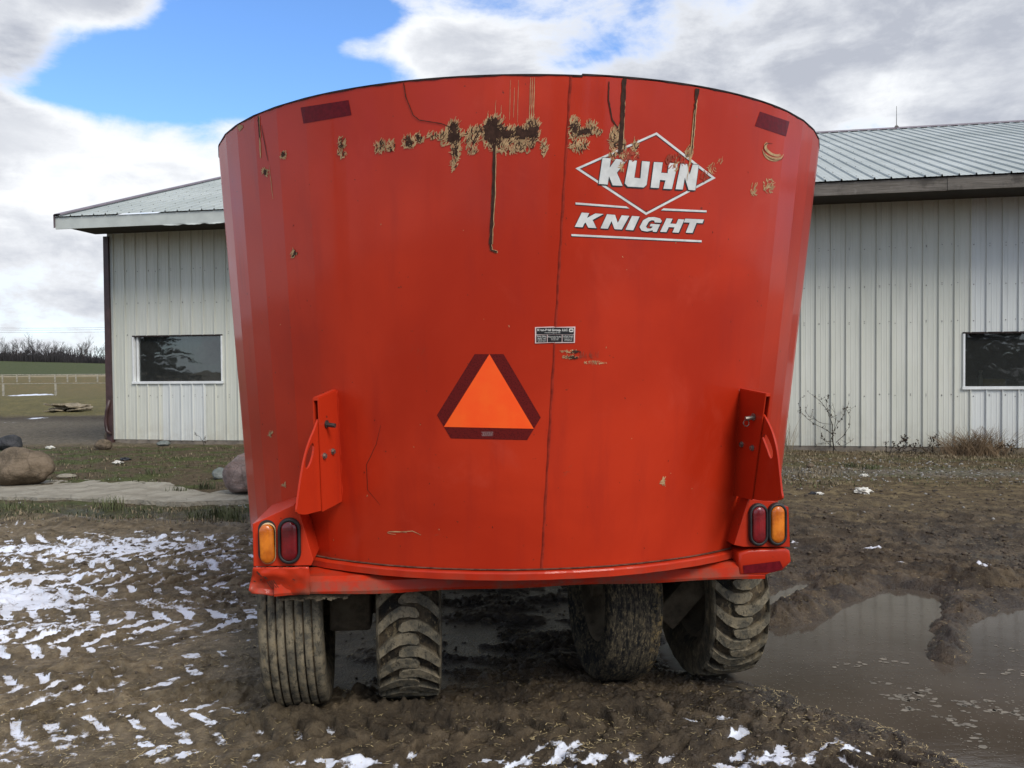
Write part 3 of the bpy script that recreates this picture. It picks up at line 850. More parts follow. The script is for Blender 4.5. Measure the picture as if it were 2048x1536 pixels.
def plate_px(pts, yl, th, name, mt, parent, bev=.004):
    bm = bmesh.new()
    P = [on_y(x, y, yl) for x, y in pts]
    prism_bm(bm, P, (0, 1, 0), 0, th)
    if bev: bmesh.ops.bevel(bm, geom=bm.edges[:], offset=bev, segments=2, affect='EDGES', profile=.6)
    bmesh.ops.recalc_face_normals(bm, faces=bm.faces)
    return obj(name, bm, mt, parent)
# right bumper end, rounded
bm = bmesh.new()
P = [on_y(x, y, YP - .006) for x, y in [(1478, 1106), (1500, 1099), (1572, 1096), (1581, 1102), (1584, 1124), (1566, 1142), (1532, 1149), (1478, 1152)]]
prism_bm(bm, P, (0, 1, 0), 0, .14)
bmesh.ops.bevel(bm, geom=[e for e in bm.edges if all(v.co.y < YP + .05 for v in e.verts)], offset=.014, segments=4, affect='EDGES', profile=.5)
bmesh.ops.recalc_face_normals(bm, faces=bm.faces)
smooth(obj('bumper_end', bm, M_RED, wagon))
# red tape on the right end
bm = bmesh.new()
bm.faces.new([bm.verts.new(on_y(x, y, YP - .0085)) for x, y in [(1486, 1131), (1560, 1122), (1566, 1136), (1548, 1144), (1488, 1147)]])
obj('reflective_tape', bm, M_TAPE, wagon)
# left bumper end: bent in, torn flap
bm = bmesh.new()
g = [[(507, 1134, 0), (540, 1134, .0), (580, 1134, .0), (618, 1133, 0)],
     [(505, 1150, .012), (535, 1147, -.006), (580, 1150, .004), (620, 1150, 0)],
     [(500, 1166, .02), (528, 1162, .03), (575, 1168, .02), (620, 1168, .004)],
     [(497, 1180, .0), (532, 1176, .045), (575, 1184, .03), (620, 1184, .006)],
     [(503, 1186, .01), (541, 1192, .03), (578, 1188, .04), (620, 1187, .01)]]
V = [[bm.verts.new(on_y(x, y, YP + d - .012)) for x, y, d in row] for row in g]
for i in range(4):
    for k in range(3): bm.faces.new((V[i][k], V[i][k + 1], V[i + 1][k + 1], V[i + 1][k]))
bmesh.ops.subdivide_edges(bm, edges=bm.edges[:], cuts=3, use_grid_fill=True, smooth=.6)
for v in bm.verts: v.co.y += .004 * math.sin(v.co.x * 90) * math.cos(v.co.z * 110)
bmesh.ops.solidify(bm, geom=bm.faces[:], thickness=.006)
smooth(obj('bumper_end', bm, M_REDLOW, wagon, label='crumpled and torn bumper end'))

def stadium(c, hw, hh, n=10):
    out = []
    for i in range(n + 1):
        a = math.pi * i / n; out.append((c[0] + hw * math.cos(a), c[1] + (hh - hw) + hw * math.sin(a)))
    for i in range(n + 1):
        a = math.pi + math.pi * i / n; out.append((c[0] + hw * math.cos(a), c[1] - (hh - hw) + hw * math.sin(a)))
    return out
def lamp_cluster(plate_pts, lamps, side):
    """a folded plate with oval lamps; the hole behind the loose one is painted dark"""
    pl = plate_px(plate_pts, YP - .008, .012, 'lamp_plate', M_RED, wagon, .003)
    # folded sides running back to the tub
    bm = bmesh.new()
    P = [on_y(x, y, YP) for x, y in plate_pts]
    for i in range(len(P)):
        a, b = P[i], P[(i + 1) % len(P)]
        def back(q):
            r = tub_R(max(q.z, ZB)) - .01
            xx = q.x if abs(q.x) < r * .995 else r * .995 * math.copysign(1, q.x)
            y = -math.sqrt(max(r * r - xx * xx, 0))
            return Vector((xx, max(y, YP + .02), q.z))
        try: bm.faces.new([bm.verts.new(v) for v in (a, b, back(b), back(a))])
        except ValueError: pass
    bmesh.ops.remove_doubles(bm, verts=bm.verts[:], dist=.0005)
    obj('plate_fold', bm, M_RED, pl)
    for (cx, cyy, hw, hh, col, grommet, tilt) in lamps:
        c = on_y(cx, cyy, YP - .012); k = c_k = (to_local(EYE) - c).length / FPX
        hw *= k; hh *= k
        lamp = empty('tail_lamp' if col == 'red' else 'turn_lamp', c, 0, parent=wagon)
        def sub(name, bm, mt, l=None):
            o = obj(name, bm, mt, lamp, label=l); return smooth(o)
        bm = bmesh.new()
        rings = []
        spec = [(1.0, 1.0, .004), (1.0, 1.0, -.006), (.97, .985, -.013), (.90, .95, -.017), (.80, .90, -.016), (.73, .865, -.010), (.71, .855, .0)] if grommet else [(1.04, 1.03, .0032), (1.0, 1.0, .0030)]
        for sx, sy2, dy in spec:
            rings.append([bm.verts.new((x, dy, z)) for x, z in stadium((0, 0), hw * sx, hw * sx + (hh - hw) * (sy2 if sy2 != 1 else 1))])
        for i in range(len(rings) - 1):
            n = len(rings[i])
            for q in range(n): bm.faces.new((rings[i][q], rings[i][(q + 1) % n], rings[i + 1][(q + 1) % n], rings[i + 1][q]))
        if not grommet: bm.faces.new(rings[-1])  # black face on the solid plate, painting the dark of an open hole
        sub('grommet' if grommet else 'painted_dark_cutout', bm, M_RUBBER)
        bm = bmesh.new(); rings = []
        lw = hw * (.70 if grommet else .84)
        lh = lw + (hh - hw)
        for f, dy in ((1.0, .003), (1.0, -.010), (.93, -.017), (.7, -.021), (.35, -.023), (.02, -.0235)):
            rings.append([bm.verts.new((x, dy, z)) for x, z in stadium((0, 0), lw * f, lw * f + (lh - lw) * (1 if f > .3 else .9))])
        for i in range(len(rings) - 1):
            n = len(rings[i])
            for q in range(n): bm.faces.new((rings[i][q], rings[i][(q + 1) % n], rings[i + 1][(q + 1) % n], rings[i + 1][q]))
        bm.faces.new(rings[-1])
        if tilt:
            bmesh.ops.rotate(bm, verts=bm.verts[:], cent=(0, 0, 0), matrix=Matrix.Rotation(R(7), 3, 'Z') @ Matrix.Rotation(R(-2), 3, 'Y'))
            bmesh.ops.translate(bm, verts=bm.verts[:], vec=(hw * .02, -.004, -hh * .085))
            # pale backing edge of the popped-out lamp
            b3 = bmesh.new(); rr = []
            for f, dy in ((1.04, .006), (1.07, -.001), (1.0, -.004)):
                rr.append([b3.verts.new((x + hw * .13, dy - .003, z - hh * .085)) for x, z in stadium((0, 0), lw * f, lh * f)])
            for i in range(2):
                n = len(rr[i])
                for q in range(n): b3.faces.new((rr[i][q], rr[i][(q + 1) % n], rr[i + 1][(q + 1) % n], rr[i + 1][q]))
            sub('lamp_housing', b3, simple('lamp_backing', (.6, .42, .22), .5))
        bmesh.ops.recalc_face_normals(bm, faces=bm.faces)
        sub('lens', bm, M_AMBER if col == 'amber' else M_RLENS)
lamp_cluster([(505, 1048), (588, 1009), (598, 1022), (627, 1120), (622, 1131), (507, 1133)], [(534, 1083, 16, 39.5, 'amber', False, True), (579, 1081.5, 21.5, 44.5, 'red', True, False)], -1)
lamp_cluster([(1497, 998), (1545, 1002), (1577, 1014), (1580, 1094), (1487, 1094), (1468, 1090)], [(1516, 1049, 18.5, 41, 'red', True, False), (1553.5, 1048, 18.5, 41, 'amber', True, False)], 1)

rw = bmesh.new()
def wear_plane(pts, w_):
    for i in range(len(pts) - 1):
        (x0, y0), (x1, y1) = pts[i], pts[i + 1]; dx, dy = x1 - x0, y1 - y0; l = math.hypot(dx, dy) or 1; nx, ny = -dy / l * w_, dx / l * w_
        rw.faces.new([rw.verts.new(on_y(a, b, YP - .0165)) for a, b in ((x0 - nx, y0 - ny), (x1 - nx * rnd.uniform(.4, 1.2), y1 - ny), (x1 + nx, y1 + ny * rnd.uniform(.4, 1.2)), (x0 + nx, y0 + ny))])
wear_plane([(509, 1137), (516, 1146), (524, 1153)], 1.6); wear_plane([(524, 1150), (534, 1158)], 1.2)
for k in range(4): wear_plane([(534 + k * 4, 1163 - k), (540 + k * 4, 1172 - k), (545 + k * 4, 1178 - k)], .8)
for k in range(7): wear_plane([(515 + k * 14, 1136 + rnd.uniform(-.5, .5)), (524 + k * 14, 1135.6 + rnd.uniform(-.5, .5))], rnd.uniform(.2, .8))
for (x, y) in ((520, 1160), (507, 1162), (560, 1146), (585, 1158), (603, 1150)): wear_plane([(x, y), (x + rnd.uniform(2, 6), y + rnd.uniform(-1, 3))], rnd.uniform(.6, 1.6))
obj('bumper_rust_marks', rw, M_RUST, wagon, kind='stuff')
# ---- hinge brackets
def curve_pts(pts, n=6):
    out = []
    for i in range(len(pts) - 1):
        p0 = pts[max(i - 1, 0)]; p1 = pts[i]; p2 = pts[i + 1]; p3 = pts[min(i + 2, len(pts) - 1)]
        for k in range(n):
            t = k / n
            out.append(tuple(.5 * ((2 * p1[j]) + (-p0[j] + p2[j]) * t + (2 * p0[j] - 5 * p1[j] + 4 * p2[j] - p3[j]) * t * t + (-p0[j] + 3 * p1[j] - 3 * p2[j] + p3[j]) * t ** 3) for j in range(2)))
    out.append(pts[-1]); return out
def bracket(sgn, px0, alpha, chan, swing, slot, bolts, pin):
    """channel welded upright on the tub; its plane turns outward by alpha from straight back"""
    P0 = on_tub(px0, 890); al = R(alpha)
    N = Vector((sgn * math.cos(al), math.sin(al), 0))          # outward across the plate
    def on_p(px, py, off=0.0):
        o, d = ray_local(px, py); Q = P0 + N * off
        return o + d * ((Q - o).dot(N) / d.dot(N))
    def contact(v):
        """slide a point along the plate until it meets the tub"""
        u = Vector((sgn * math.sin(al), -math.cos(al), 0)); c = v.copy()
        for _ in range(40):
            g = math.hypot(c.x - tub_c(c.z), c.y) - tub_R(c.z) + .003
            c = c - u * g * .9
        return c
    br_ = empty('hinge_bracket', (0, 0, 0), 0, parent=wagon)
    P = [on_p(x, y) for x, y in chan]
    for i_ in (1, 2): P[i_] = contact(P[i_])
    bm = bmesh.new()
    prism_bm(bm, P, N, 0, .005)                        # inner cheek
    prism_bm(bm, P, N, .021, .026)                     # outer cheek
    a, b = sorted(P, key=lambda p: -p.z)[:2]
    prism_bm(bm, [a + N * .003, b + N * .003, b + N * .023, a + N * .023], (0, 0, 1), -.008, .004)
    bmesh.ops.recalc_face_normals(bm, faces=bm.faces)
    obj('channel', bm, M_RED, br_)
    S = [on_p(x, y, .0075) for x, y in swing]; SL = [on_p(x, y, .0075) for x, y in slot]
    bm = bmesh.new()
    ov = [bm.verts.new(p) for p in S]; iv = [bm.verts.new(p) for p in SL]
    es = [bm.edges.new((ov[i], ov[(i + 1) % len(ov)])) for i in range(len(ov))] + [bm.edges.new((iv[i], iv[(i + 1) % len(iv)])) for i in range(len(iv))]
    bmesh.ops.triangle_fill(bm, use_beauty=True, use_dissolve=False, edges=es)
    r = bmesh.ops.extrude_face_region(bm, geom=bm.faces[:])
    bmesh.ops.translate(bm, verts=[v for v in r['geom'] if isinstance(v, bmesh.types.BMVert)], vec=N * .008)
    bmesh.ops.recalc_face_normals(bm, faces=bm.faces)
    obj('swing_plate', bm, M_RED, br_)
    for (x, y, r_) in bolts:
        c = on_p(x, y)
        bm = bmesh.new()
        tube_bm(bm, [c + N * .002, c - N * .004], r_ * 1.3, 12); tube_bm(bm, [c - N * .003, c - N * .010, c - N * .011], [r_, r_, r_ * .7], 6)
        obj('bolt', bm, M_BOLT, br_)
    bm = bmesh.new()
    a = on_p(pin[0][0], pin[0][1]); tube_bm(bm, [a + N * .02, a - N * .040 + Vector((0, 0, -.006))], .009, 8)
    tube_bm(bm, [a - N * .002, a - N * .006], .016, 8)
    if sgn > 0: tube_bm(bm, [a - N * .034 + Vector((.012 * math.cos(t), .003, .014 * math.sin(t) - .024)) for t in np.linspace(0, 6.2, 10)], .002, 4)
    obj('hinge_pin', bm, M_DBOLT if sgn < 0 else M_BOLT, br_)
    bm = bmesh.new()
    q = sorted((P[1], P[2]), key=lambda p: -p.z); pts = []
    for i in range(24):
        v = contact(q[0].lerp(q[1], i / 23)) - N * (.002 + rnd.uniform(-.001, .001)); pts.append(v)
    tube_bm(bm, pts, [rnd.uniform(.003, .006) for _ in pts], 6); smooth(obj('weld_bead', bm, M_RED, br_))
swL = curve_pts([(637, 838), (630, 858), (619, 885), (609, 920), (602, 960), (596, 1003), (594, 1024), (600, 1028), (612, 1029), (628, 1025), (640, 1022)], 3) + [(652, 1018), (652, 838)]
slL = ell(619.5, 912, 6.5, 27, .24, 0, 360, 15)[:-1]
bracket(-1, 679, 22, [(637, 797), (674, 781), (681, 1004), (646, 1023)], swL, slL, [(648, 912, .010), (665, 903, .010)], [(652, 848)])
swR = curve_pts([(1526, 828), (1536, 846), (1545, 868), (1553, 900), (1558, 940), (1562, 980), (1564, 996), (1556, 1001), (1540, 1002), (1520, 1001), (1504, 998)], 3) + [(1492, 994), (1514, 828)]
slR = curve_pts([(1524, 874), (1530, 868), (1538, 880), (1545, 900), (1545, 914), (1540, 916), (1534, 900), (1524, 874)], 3)[:-1]
bracket(1, 1473, 8, [(1531, 789), (1489, 779), (1462, 989), (1503, 1000)], swR, slR, [(1484, 889, .010), (1505, 896, .010)], [(1508, 834)])

# ---- wheels
def wheel(name_l, xl, yrear, rad, width, kind, vdir=1, camber=0, toe=0, zsink=.03, mudtex=None):
    cyl = yrear + rad
    wh = empty('wheel', (xl, cyl, rad - zsink), 0, parent=wagon)
    wh.rotation_euler = (0, R(camber), R(toe))
    if name_l: wh['label'] = name_l
    bm = bmesh.new(); W = width / 2
    lay = bm.verts.layers.float.new('lug')
    def lathe(prof, seg=112):
        rings = []
        for a, r, l in prof:
            ring = []
            for k in range(seg):
                t = 2 * math.pi * k / seg
                rr = r + .0012 * math.sin(t * 7 + a * 40)
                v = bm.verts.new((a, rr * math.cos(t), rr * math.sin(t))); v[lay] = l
                ring.append(v)
            rings.append(ring)
        for i in range(len(rings) - 1):
            for k in range(seg): bm.faces.new((rings[i][k], rings[i][(k + 1) % seg], rings[i + 1][(k + 1) % seg], rings[i + 1][k]))
    side = [(1.0, .80, .35), (1.05, .86, .4), (1.065, .90, .4), (1.04, .945, .5), (.985, .970, .75)] if kind != 'worn' else [(1.0, .80, .2), (1.08, .86, .2), (1.10, .90, .2), (1.05, .94, .3), (.97, .958, .4)]
    prof = [(-W * .70, rad * .56, .2), (-W * .90, rad * .62, .25), (-W * 1.03, rad * .72, .3)] + [(-W * a, rad * r, l) for a, r, l in side]
    if kind == 'rib':
        gro = [-.72, -.44, -.16, .14, .43, .71]
        crown = []
        x = -.95
        crown.append((-.955, .978, .9))
        for gx in gro:
            crown += [(gx - .036, 1 - .018 * abs(gx - .036) ** 2.5, 1.0), (gx - .022, .978, 0), (gx + .022, .978, 0), (gx + .036, 1 - .018 * abs(gx + .036) ** 2.5, 1.0)]
        crown.append((.955, .978, .9))
        prof += [(W * a, rad * r, l) for a, r, l in crown]
    elif kind == 'worn':
        prof += [(W * a, rad * (1 - .045 * abs(a) ** 3.5) - (.002 if i % 4 == 1 else 0), .30 + .12 * rnd.random()) for i, a in enumerate(np.linspace(-.94, .94, 22))]
    else:
        prof += [(W * a, rad * (.945 - .03 * abs(a) ** 3), .0) for a in np.linspace(-.92, .92, 9)]
    prof += [(W * a, rad * r, l) for a, r, l in side[::-1]] + [(W * 1.03, rad * .72, .3), (W * .90, rad * .62, .25), (W * .70, rad * .56, .2)]
    lathe(prof)
    if kind == 'lug':
        n = 23; pitch = 2 * math.pi / n
        for sd_ in (-1, 1):
            for k in range(n):
                th0 = (k + (.5 if sd_ > 0 else 0)) * pitch
                # stations: (w from outer to inner, along, half width)
                stn = [(1.04, -.070, .020, .955), (.97, -.058, .023, .985), (.62, -.012, .024, .998), (.30, .012, .023, 1.0), (.02, .014, .022, 1.0), (-.22, .006, .019, 1.0), (-.33, .0, .006, 1.0)]
                T = []; B = []
                for (wf, al, hw_, rt) in stn:
                    for (s2, L) in ((-1, T), (1, T)):
                        pass
                    row_t = []; row_b = []
                    for s2 in (-1, 1):
                        jt = rnd.uniform(-.0012, .0012)
                        ang = th0 + vdir * (al + s2 * hw_ + jt) / rad
                        angb = th0 + vdir * (al + s2 * (hw_ + .006)) / rad
                        x = sd_ * wf * W
                        vt = bm.verts.new((x, rad * rt * math.cos(ang), rad * rt * math.sin(ang))); vt[lay] = 1.0
                        rb_ = rad * (.945 - .03 * min(abs(wf), .95) ** 3) - .004 if wf < 1 else rad * .92
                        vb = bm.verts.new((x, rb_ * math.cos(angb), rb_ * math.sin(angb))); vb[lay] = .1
                        row_t.append(vt); row_b.append(vb)
                    T.append(row_t); B.append(row_b)
                for i in range(len(T) - 1):
                    bm.faces.new((T[i][0], T[i][1], T[i + 1][1], T[i + 1][0]))
                    for s2 in (0, 1): bm.faces.new((T[i][s2], T[i + 1][s2], B[i + 1][s2], B[i][s2]))
                bm.faces.new((T[0][0], T[0][1], B[0][1], B[0][0])); bm.faces.new((T[-1][0], T[-1][1], B[-1][1], B[-1][0]))
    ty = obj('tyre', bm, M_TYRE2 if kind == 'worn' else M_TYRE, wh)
    if kind != 'lug': smooth(ty)
    bm = bmesh.new()
    lathe_bm(bm, [(-W * .72, rad * .57), (-W * .74, rad * .53), (-W * .6, rad * .50), (-W * .2, rad * .46), (-W * .15, rad * .20), (-W * .35, rad * .18), (-W * .35, .001)], 48)
    lathe_bm(bm, [(W * .72, rad * .57), (W * .74, rad * .53), (W * .6, rad * .50), (W * .2, rad * .46), (W * .15, rad * .20), (W * .35, rad * .18), (W * .35, .001)], 48)
    smooth(obj('rim', bm, M_MUDCAKE, wh))
    return wh
wheel('ribbed tyre wheel at the outer left', -1.074, -1.10, .425, .252, 'rib', camber=-2.0, toe=2.0, zsink=.03)
wheel('lugged tyre wheel second from the left', -.572, -1.09, .425, .262, 'lug', -1, 0, 0, .02)
wheel('worn smooth tyre wheel third from the left', .42, -.99, .425, .235, 'worn', 1, camber=1.5, toe=3.5, zsink=.03)
wheel('lugged tyre wheel at the outer right', .905, -1.0, .425, .262, 'lug', 1, camber=-1.2, toe=3.5, zsink=.02)

# running gear
bm = bmesh.new()
a = on_y(658, 1190, -.78); b = on_y(742, 1190, -.78)
box_bm(bm, ((a.x + b.x) / 2, -.60, .47), (b.x - a.x, .42, .30), bev=.02)
for v in bm.verts: v.co.x += rnd.uniform(-.004, .004); v.co.z += rnd.uniform(-.006, .006)
obj('walking_beam', bm, M_MUDCAKE, wagon)
bm = bmesh.new()
pa, pb = on_y(1437, 1130, -.80), on_y(1340, 1238, -.80)
d = pb - pa; ang = math.atan2(d.z, d.x)
box_bm(bm, ((pa + pb) / 2) + Vector((0, .14, 0)), (d.length + .06, .22, .125), Matrix.Rotation(-ang, 3, 'Y'), .014)
obj('spindle_arm', bm, M_MUDCAKE, wagon)
bm = bmesh.new(); tube_bm(bm, [(.33, -.52, .40), (1.0, -.52, .40)], .045, 12); obj('axle', bm, M_MUDCAKE, wagon)
bm = bmesh.new(); tube_bm(bm, [(-1.1, -.66, .40), (-.5, -.66, .40)], .045, 12); obj('axle', bm, M_MUDCAKE, wagon)
for x in (-.78, .66):
    bm = bmesh.new(); box_bm(bm, (x, 1.35, .62), (.13, 3.8, .15), bev=.01); obj('frame_rail', bm, M_MUDCAKE, wagon)
bm = bmesh.new(); box_bm(bm, (0, .3, .60), (1.5, .18, .14), bev=.01); obj('cross_member', bm, M_MUDCAKE, wagon)
bm = bmesh.new(); tube_bm(bm, [(0, -.1, .70), (0, -.1, .50), (0, -.1, .46)], [.28, .26, .16], 20); obj('auger_gearbox', bm, M_MUDCAKE, wagon)
# caked mud hanging under the left bumper end
bm = bmesh.new()
for i in range(26):
    x = on_y(560 + i * 5.4, 1190, YP + .03).x
    box_bm(bm, (x, YP + .05, .596 - .5 * abs(rnd.gauss(0, .008))), (.02, .05, .012 + abs(rnd.gauss(0, .012))), Euler((0, rnd.uniform(-.4, .4), 0)).to_matrix())
obj('hanging_mud', bm, M_MUDCAKE, wagon, kind='stuff')

# ------------------------------------------------------------------ barn
WA = math.atan(.19); WD = Vector((math.cos(WA), -math.sin(WA), 0)); WN = Vector((-math.sin(WA), -math.cos(WA), 0))   # along, towards viewer
W0 = Vector((0, 14.58, 0))
GZB = .145
def on_wall(px, py, out=0.0):
    d = ray(px, py); o = EYE
    t = ((W0 + WN * out) - o).dot(WN) / d.dot(WN)
    p = o + d * t; return (p - W0).dot(WD), p.z
def wp(s, z, out=0.0): return W0 + WD * s + WN * out + Vector((0, 0, z))
SL = on_wall(222, 700)[0]; SR = 15.5
EZ, OVH, SLOPE, RUN = 4.21, 1.06, .335, 9.3
barn = empty('barn', wp(SL, GZB), 0, 'long cream metal barn with pale ribbed roof behind the wagon', 'barn')
BI = Matrix.Translation(-Vector(barn.location))
def bobj(name, bm, mt, parent=None, **k):
    bmesh.ops.transform(bm, matrix=BI, verts=bm.verts)
    o = obj(name, bm, mt, barn if parent is None else parent, **k)
    return o
RIB = .2286
def profile(s0, s1, base=SL):
    """points (s, out) of a ribbed sheet between s0 and s1"""
    pts = {round(s0, 4), round(s1, 4)}
    def f(s):
        u = ((s - base - .08) / RIB) % 1.0; d = min(u, 1 - u) * RIB
        if d < .007: return .026
        if d < .014: return .026 * (1 - (d - .007) / .007)
        for m_ in (.0762, .1143):
            pass
        e = abs(d - .0762)
        return .004 * max(0, 1 - e / .010)
    k0 = int((s0 - base) / RIB) - 1; k1 = int((s1 - base) / RIB) + 1
    for k in range(k0, k1 + 1):
        c = base + .08 + k * RIB
        for d in (-.0862, -.0762, -.0662, -.014, -.007, .007, .014, .0662, .0762, .0862):
            s = c + d
            if s0 < s < s1: pts.add(round(s, 4))
    return [(s, f(s)) for s in sorted(pts)]
def wall_panel(s0, s1, z0, z1, mt, name='wall_panel'):
    bm = bmesh.new(); pr = profile(s0, s1)
    a = [bm.verts.new(wp(s, z0, o)) for s, o in pr]; b = [bm.verts.new(wp(s, z1, o)) for s, o in pr]
    for i in range(len(pr) - 1): bm.faces.new((a[i], a[i + 1], b[i + 1], b[i]))
    return bobj(name, bm, mt)
wins = []
s0, z1 = on_wall(266, 672); s1, z0 = on_wall(446, 762); wins.append((s0, s1, z0, z1))
s0, z1 = on_wall(1926, 665); z0 = on_wall(1926, 773)[1]; wins.append((s0, s0 + 1.85, z0, z1))
ztop = 4.15; zbot = GZB + .06
cuts = []; s = SL
while s < SR: cuts.append(s); s += RIB * 4
cuts.append(SR)
newpan = [on_wall(327, 830)[0], on_wall(413, 830)[0]]; newr = on_wall(1942, 700)[0]
extra = [w_[0] for w_ in wins] + [w_[1] for w_ in wins] + [newr]
allc = sorted(set([round(c, 4) for c in cuts + extra]))
allc = [c for i, c in enumerate(allc) if i == 0 or c - allc[i - 1] > .02]
for a, b in zip(allc[:-1], allc[1:]):
    mid = (a + b) / 2; wn_ = [q for q in wins if q[0] < mid < q[1]]
    mt = M_SIDE2 if (newr - .01 < mid < newr + 1.9) else M_SIDE
    if not wn_: wall_panel(a, b, zbot, ztop, mt)
    else:
        q = wn_[0]
        wall_panel(a, b, q[3], ztop, mt); wall_panel(a, b, zbot, q[2], mt)
# patch panel under the left window, lapped 4 mm over the old sheets
bm = bmesh.new(); pr = profile(newpan[0], newpan[1])
zz = (zbot - .01, wins[0][2] - .045)
a = [bm.verts.new(wp(s, zz[0], o + .005)) for s, o in pr]; b = [bm.verts.new(wp(s, zz[1], o + .005)) for s, o in pr]
for i in range(len(pr) - 1): bm.faces.new((a[i], a[i + 1], b[i + 1], b[i]))
bobj('wall_panel', bm, M_SIDE2, label='newer white patch panel under the left window')
# corner trim, foundation board
def wbox(name, s0, s1, z0, z1, o0, o1, mt, bev=0, **k):
    bm = bmesh.new(); c = wp((s0 + s1) / 2, (z0 + z1) / 2, (o0 + o1) / 2)
    rot = Matrix((WD, -WN, Vector((0, 0, 1)))).transposed()
    box_bm(bm, c, (s1 - s0, o1 - o0, z1 - z0), rot, bev); return bobj(name, bm, mt, **k)
wbox('corner_trim', SL - .03, SL + .075, zbot, 4.12, -.05, .026, M_FASCIA)
wbox('foundation_board', SL, SR, GZB - .25, zbot - .003, -.10, -.005, M_CONC)
# windows
for wi, (s0, s1, z0, z1) in enumerate(wins):
    wnd = empty('window', (0, 0, 0), 0, parent=barn)
    def wb(name, *a, **k):
        o = wbox(name, *a, **k); o.parent = wnd; return o
    fw = .045
    wb('sill', s0 - .015, s1 + .02, z0 - .045, z0, -.08, .035, M_FRAME)
    wb('frame_side', s0 - .003, s0 + .025, z0, z1 - .02, -.08, .028, M_FRAME)
    if wi == 0: wb('frame_side', s0 + .055, s0 + .085, z0, z1 - .02, -.085, -.02, M_FRAME)
    wb('frame_side', s1 - .02, s1 + .003, z0, z1 - .02, -.08, .028, M_FRAME)
    wb('frame_head', s0 - .006, s1 + .006, z1 - .02, z1 + .006, -.08, .024, M_EDGE)
    bm = bmesh.new(); bm.faces.new([bm.verts.new(wp(s, z, -.06)) for s, z in ((s0 + .02, z0), (s1 - .02, z0), (s1 - .02, z1 - .02), (s0 + .02, z1 - .02))])
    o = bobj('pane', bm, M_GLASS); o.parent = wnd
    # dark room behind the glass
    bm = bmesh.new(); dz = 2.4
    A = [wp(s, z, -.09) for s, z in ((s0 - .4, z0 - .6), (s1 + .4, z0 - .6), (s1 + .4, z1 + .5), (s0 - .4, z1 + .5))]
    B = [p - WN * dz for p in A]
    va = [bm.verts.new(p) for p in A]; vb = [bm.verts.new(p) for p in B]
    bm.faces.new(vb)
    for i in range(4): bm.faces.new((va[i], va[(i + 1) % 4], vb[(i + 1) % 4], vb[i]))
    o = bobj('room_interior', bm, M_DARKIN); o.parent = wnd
# things on the inner sill of the right window
s_, z_ = on_wall(1962, 765, -.2); zsill = wins[1][2]
bm = bmesh.new(); c = wp(s_, zsill, -.22)
wbox('inner_shelf', wins[1][0] - .1, wins[1][1] + .1, zsill - .03, zsill - .003, -.40, -.10, M_WOOD)
for k, (pr) in enumerate([(.035, 0), (.036, .14), (.030, .17), (.014, .19), (.016, .23)]): pass
bm = bmesh.new(); tube_bm(bm, [c, c + Vector((0, 0, .13)), c + Vector((0, 0, .17)), c + Vector((0, 0, .19)), c + Vector((0, 0, .235)), c + Vector((0, 0, .25))], [.034, .036, .028, .013, .030, .028], 14)
smooth(obj('spray_bottle', bm, simple('pale_plastic', (.30, .29, .22), .5), None, label='pale spray bottle standing inside the right barn window', cat='bottle'))
bm = bmesh.new(); c = wp(s_ + .20, zsill + .058, -.28)
box_bm(bm, c, (.34, .12, .115), Matrix((WD, -WN, Vector((0, 0, 1)))).transposed(), .025)
obj('cardboard_box', bm, simple('faded_yellow_card', (.22, .17, .06), .8), None, label='dull yellow box lying inside the right barn window', cat='box')
# screws
bm = bmesh.new()
for zrow in (1.02, 2.17, 2.75, 3.35):
    k = 0; s = SL + .08 + .045
    while s < SR:
        for dd in ((0, 0) if k % 4 else (0, -.09)):
            if not any(q[0] - .05 < s + dd < q[1] + .05 and q[2] - .06 < zrow < q[3] + .05 for q in wins):
                c = wp(s + dd, zrow + rnd.uniform(-.025, .025), .004)
                r_ = bmesh.ops.create_icosphere(bm, subdivisions=1, radius=.0075); bmesh.ops.translate(bm, verts=r_['verts'], vec=c)
        s += RIB; k += 1
bobj('screw_heads', bm, M_SCREW, kind='stuff')
# roof sheets
ec = on_wall(112, 435, OVH)[0]
RL = ec
def rp(s, run, up=0.0):
    return W0 + WD * s + WN * (OVH + .03 - run) + Vector((0, 0, EZ + SLOPE * run + up))
cuts = []; s = RL
while s < SR + .8: cuts.append(s); s += RIB * 4
cuts.append(SR + .8)
for i, (a, b) in enumerate(zip(cuts[:-1], cuts[1:])):
    bm = bmesh.new(); pr = profile(a, b, RL)
    runs = [0, 3.1, 6.2, RUN]
    rows = [[bm.verts.new(rp(s, r_, o)) for s, o in pr] for r_ in runs]
    for q in range(len(runs) - 1):
        for j in range(len(pr) - 1): bm.faces.new((rows[q][j], rows[q][j + 1], rows[q + 1][j + 1], rows[q + 1][j]))
    bobj('roof_panel', bm, M_ROOF)
# ridge cap and far slope
bm = bmesh.new()
prev = None
for s in (RL, SR + .8):
    q = [bm.verts.new(p) for p in (rp(s, RUN - .22, .024), rp(s, RUN, .045), rp(s, RUN, .045) - WN * .22 - Vector((0, 0, .085)))]
    if prev: bm.faces.new((prev[0], q[0], q[1], prev[1])); bm.faces.new((prev[1], q[1], q[2], prev[2]))
    prev = q
bobj('ridge_cap', bm, M_RAKE)
bm = bmesh.new(); r0 = rp(RL, RUN); r1 = rp(SR + .8, RUN)
bm.faces.new([bm.verts.new(p) for p in (r0, r1, r1 - WN * RUN - Vector((0, 0, SLOPE * RUN)), r0 - WN * RUN - Vector((0, 0, SLOPE * RUN)))])
bobj('far_roof_slope', bm, M_ROOF)
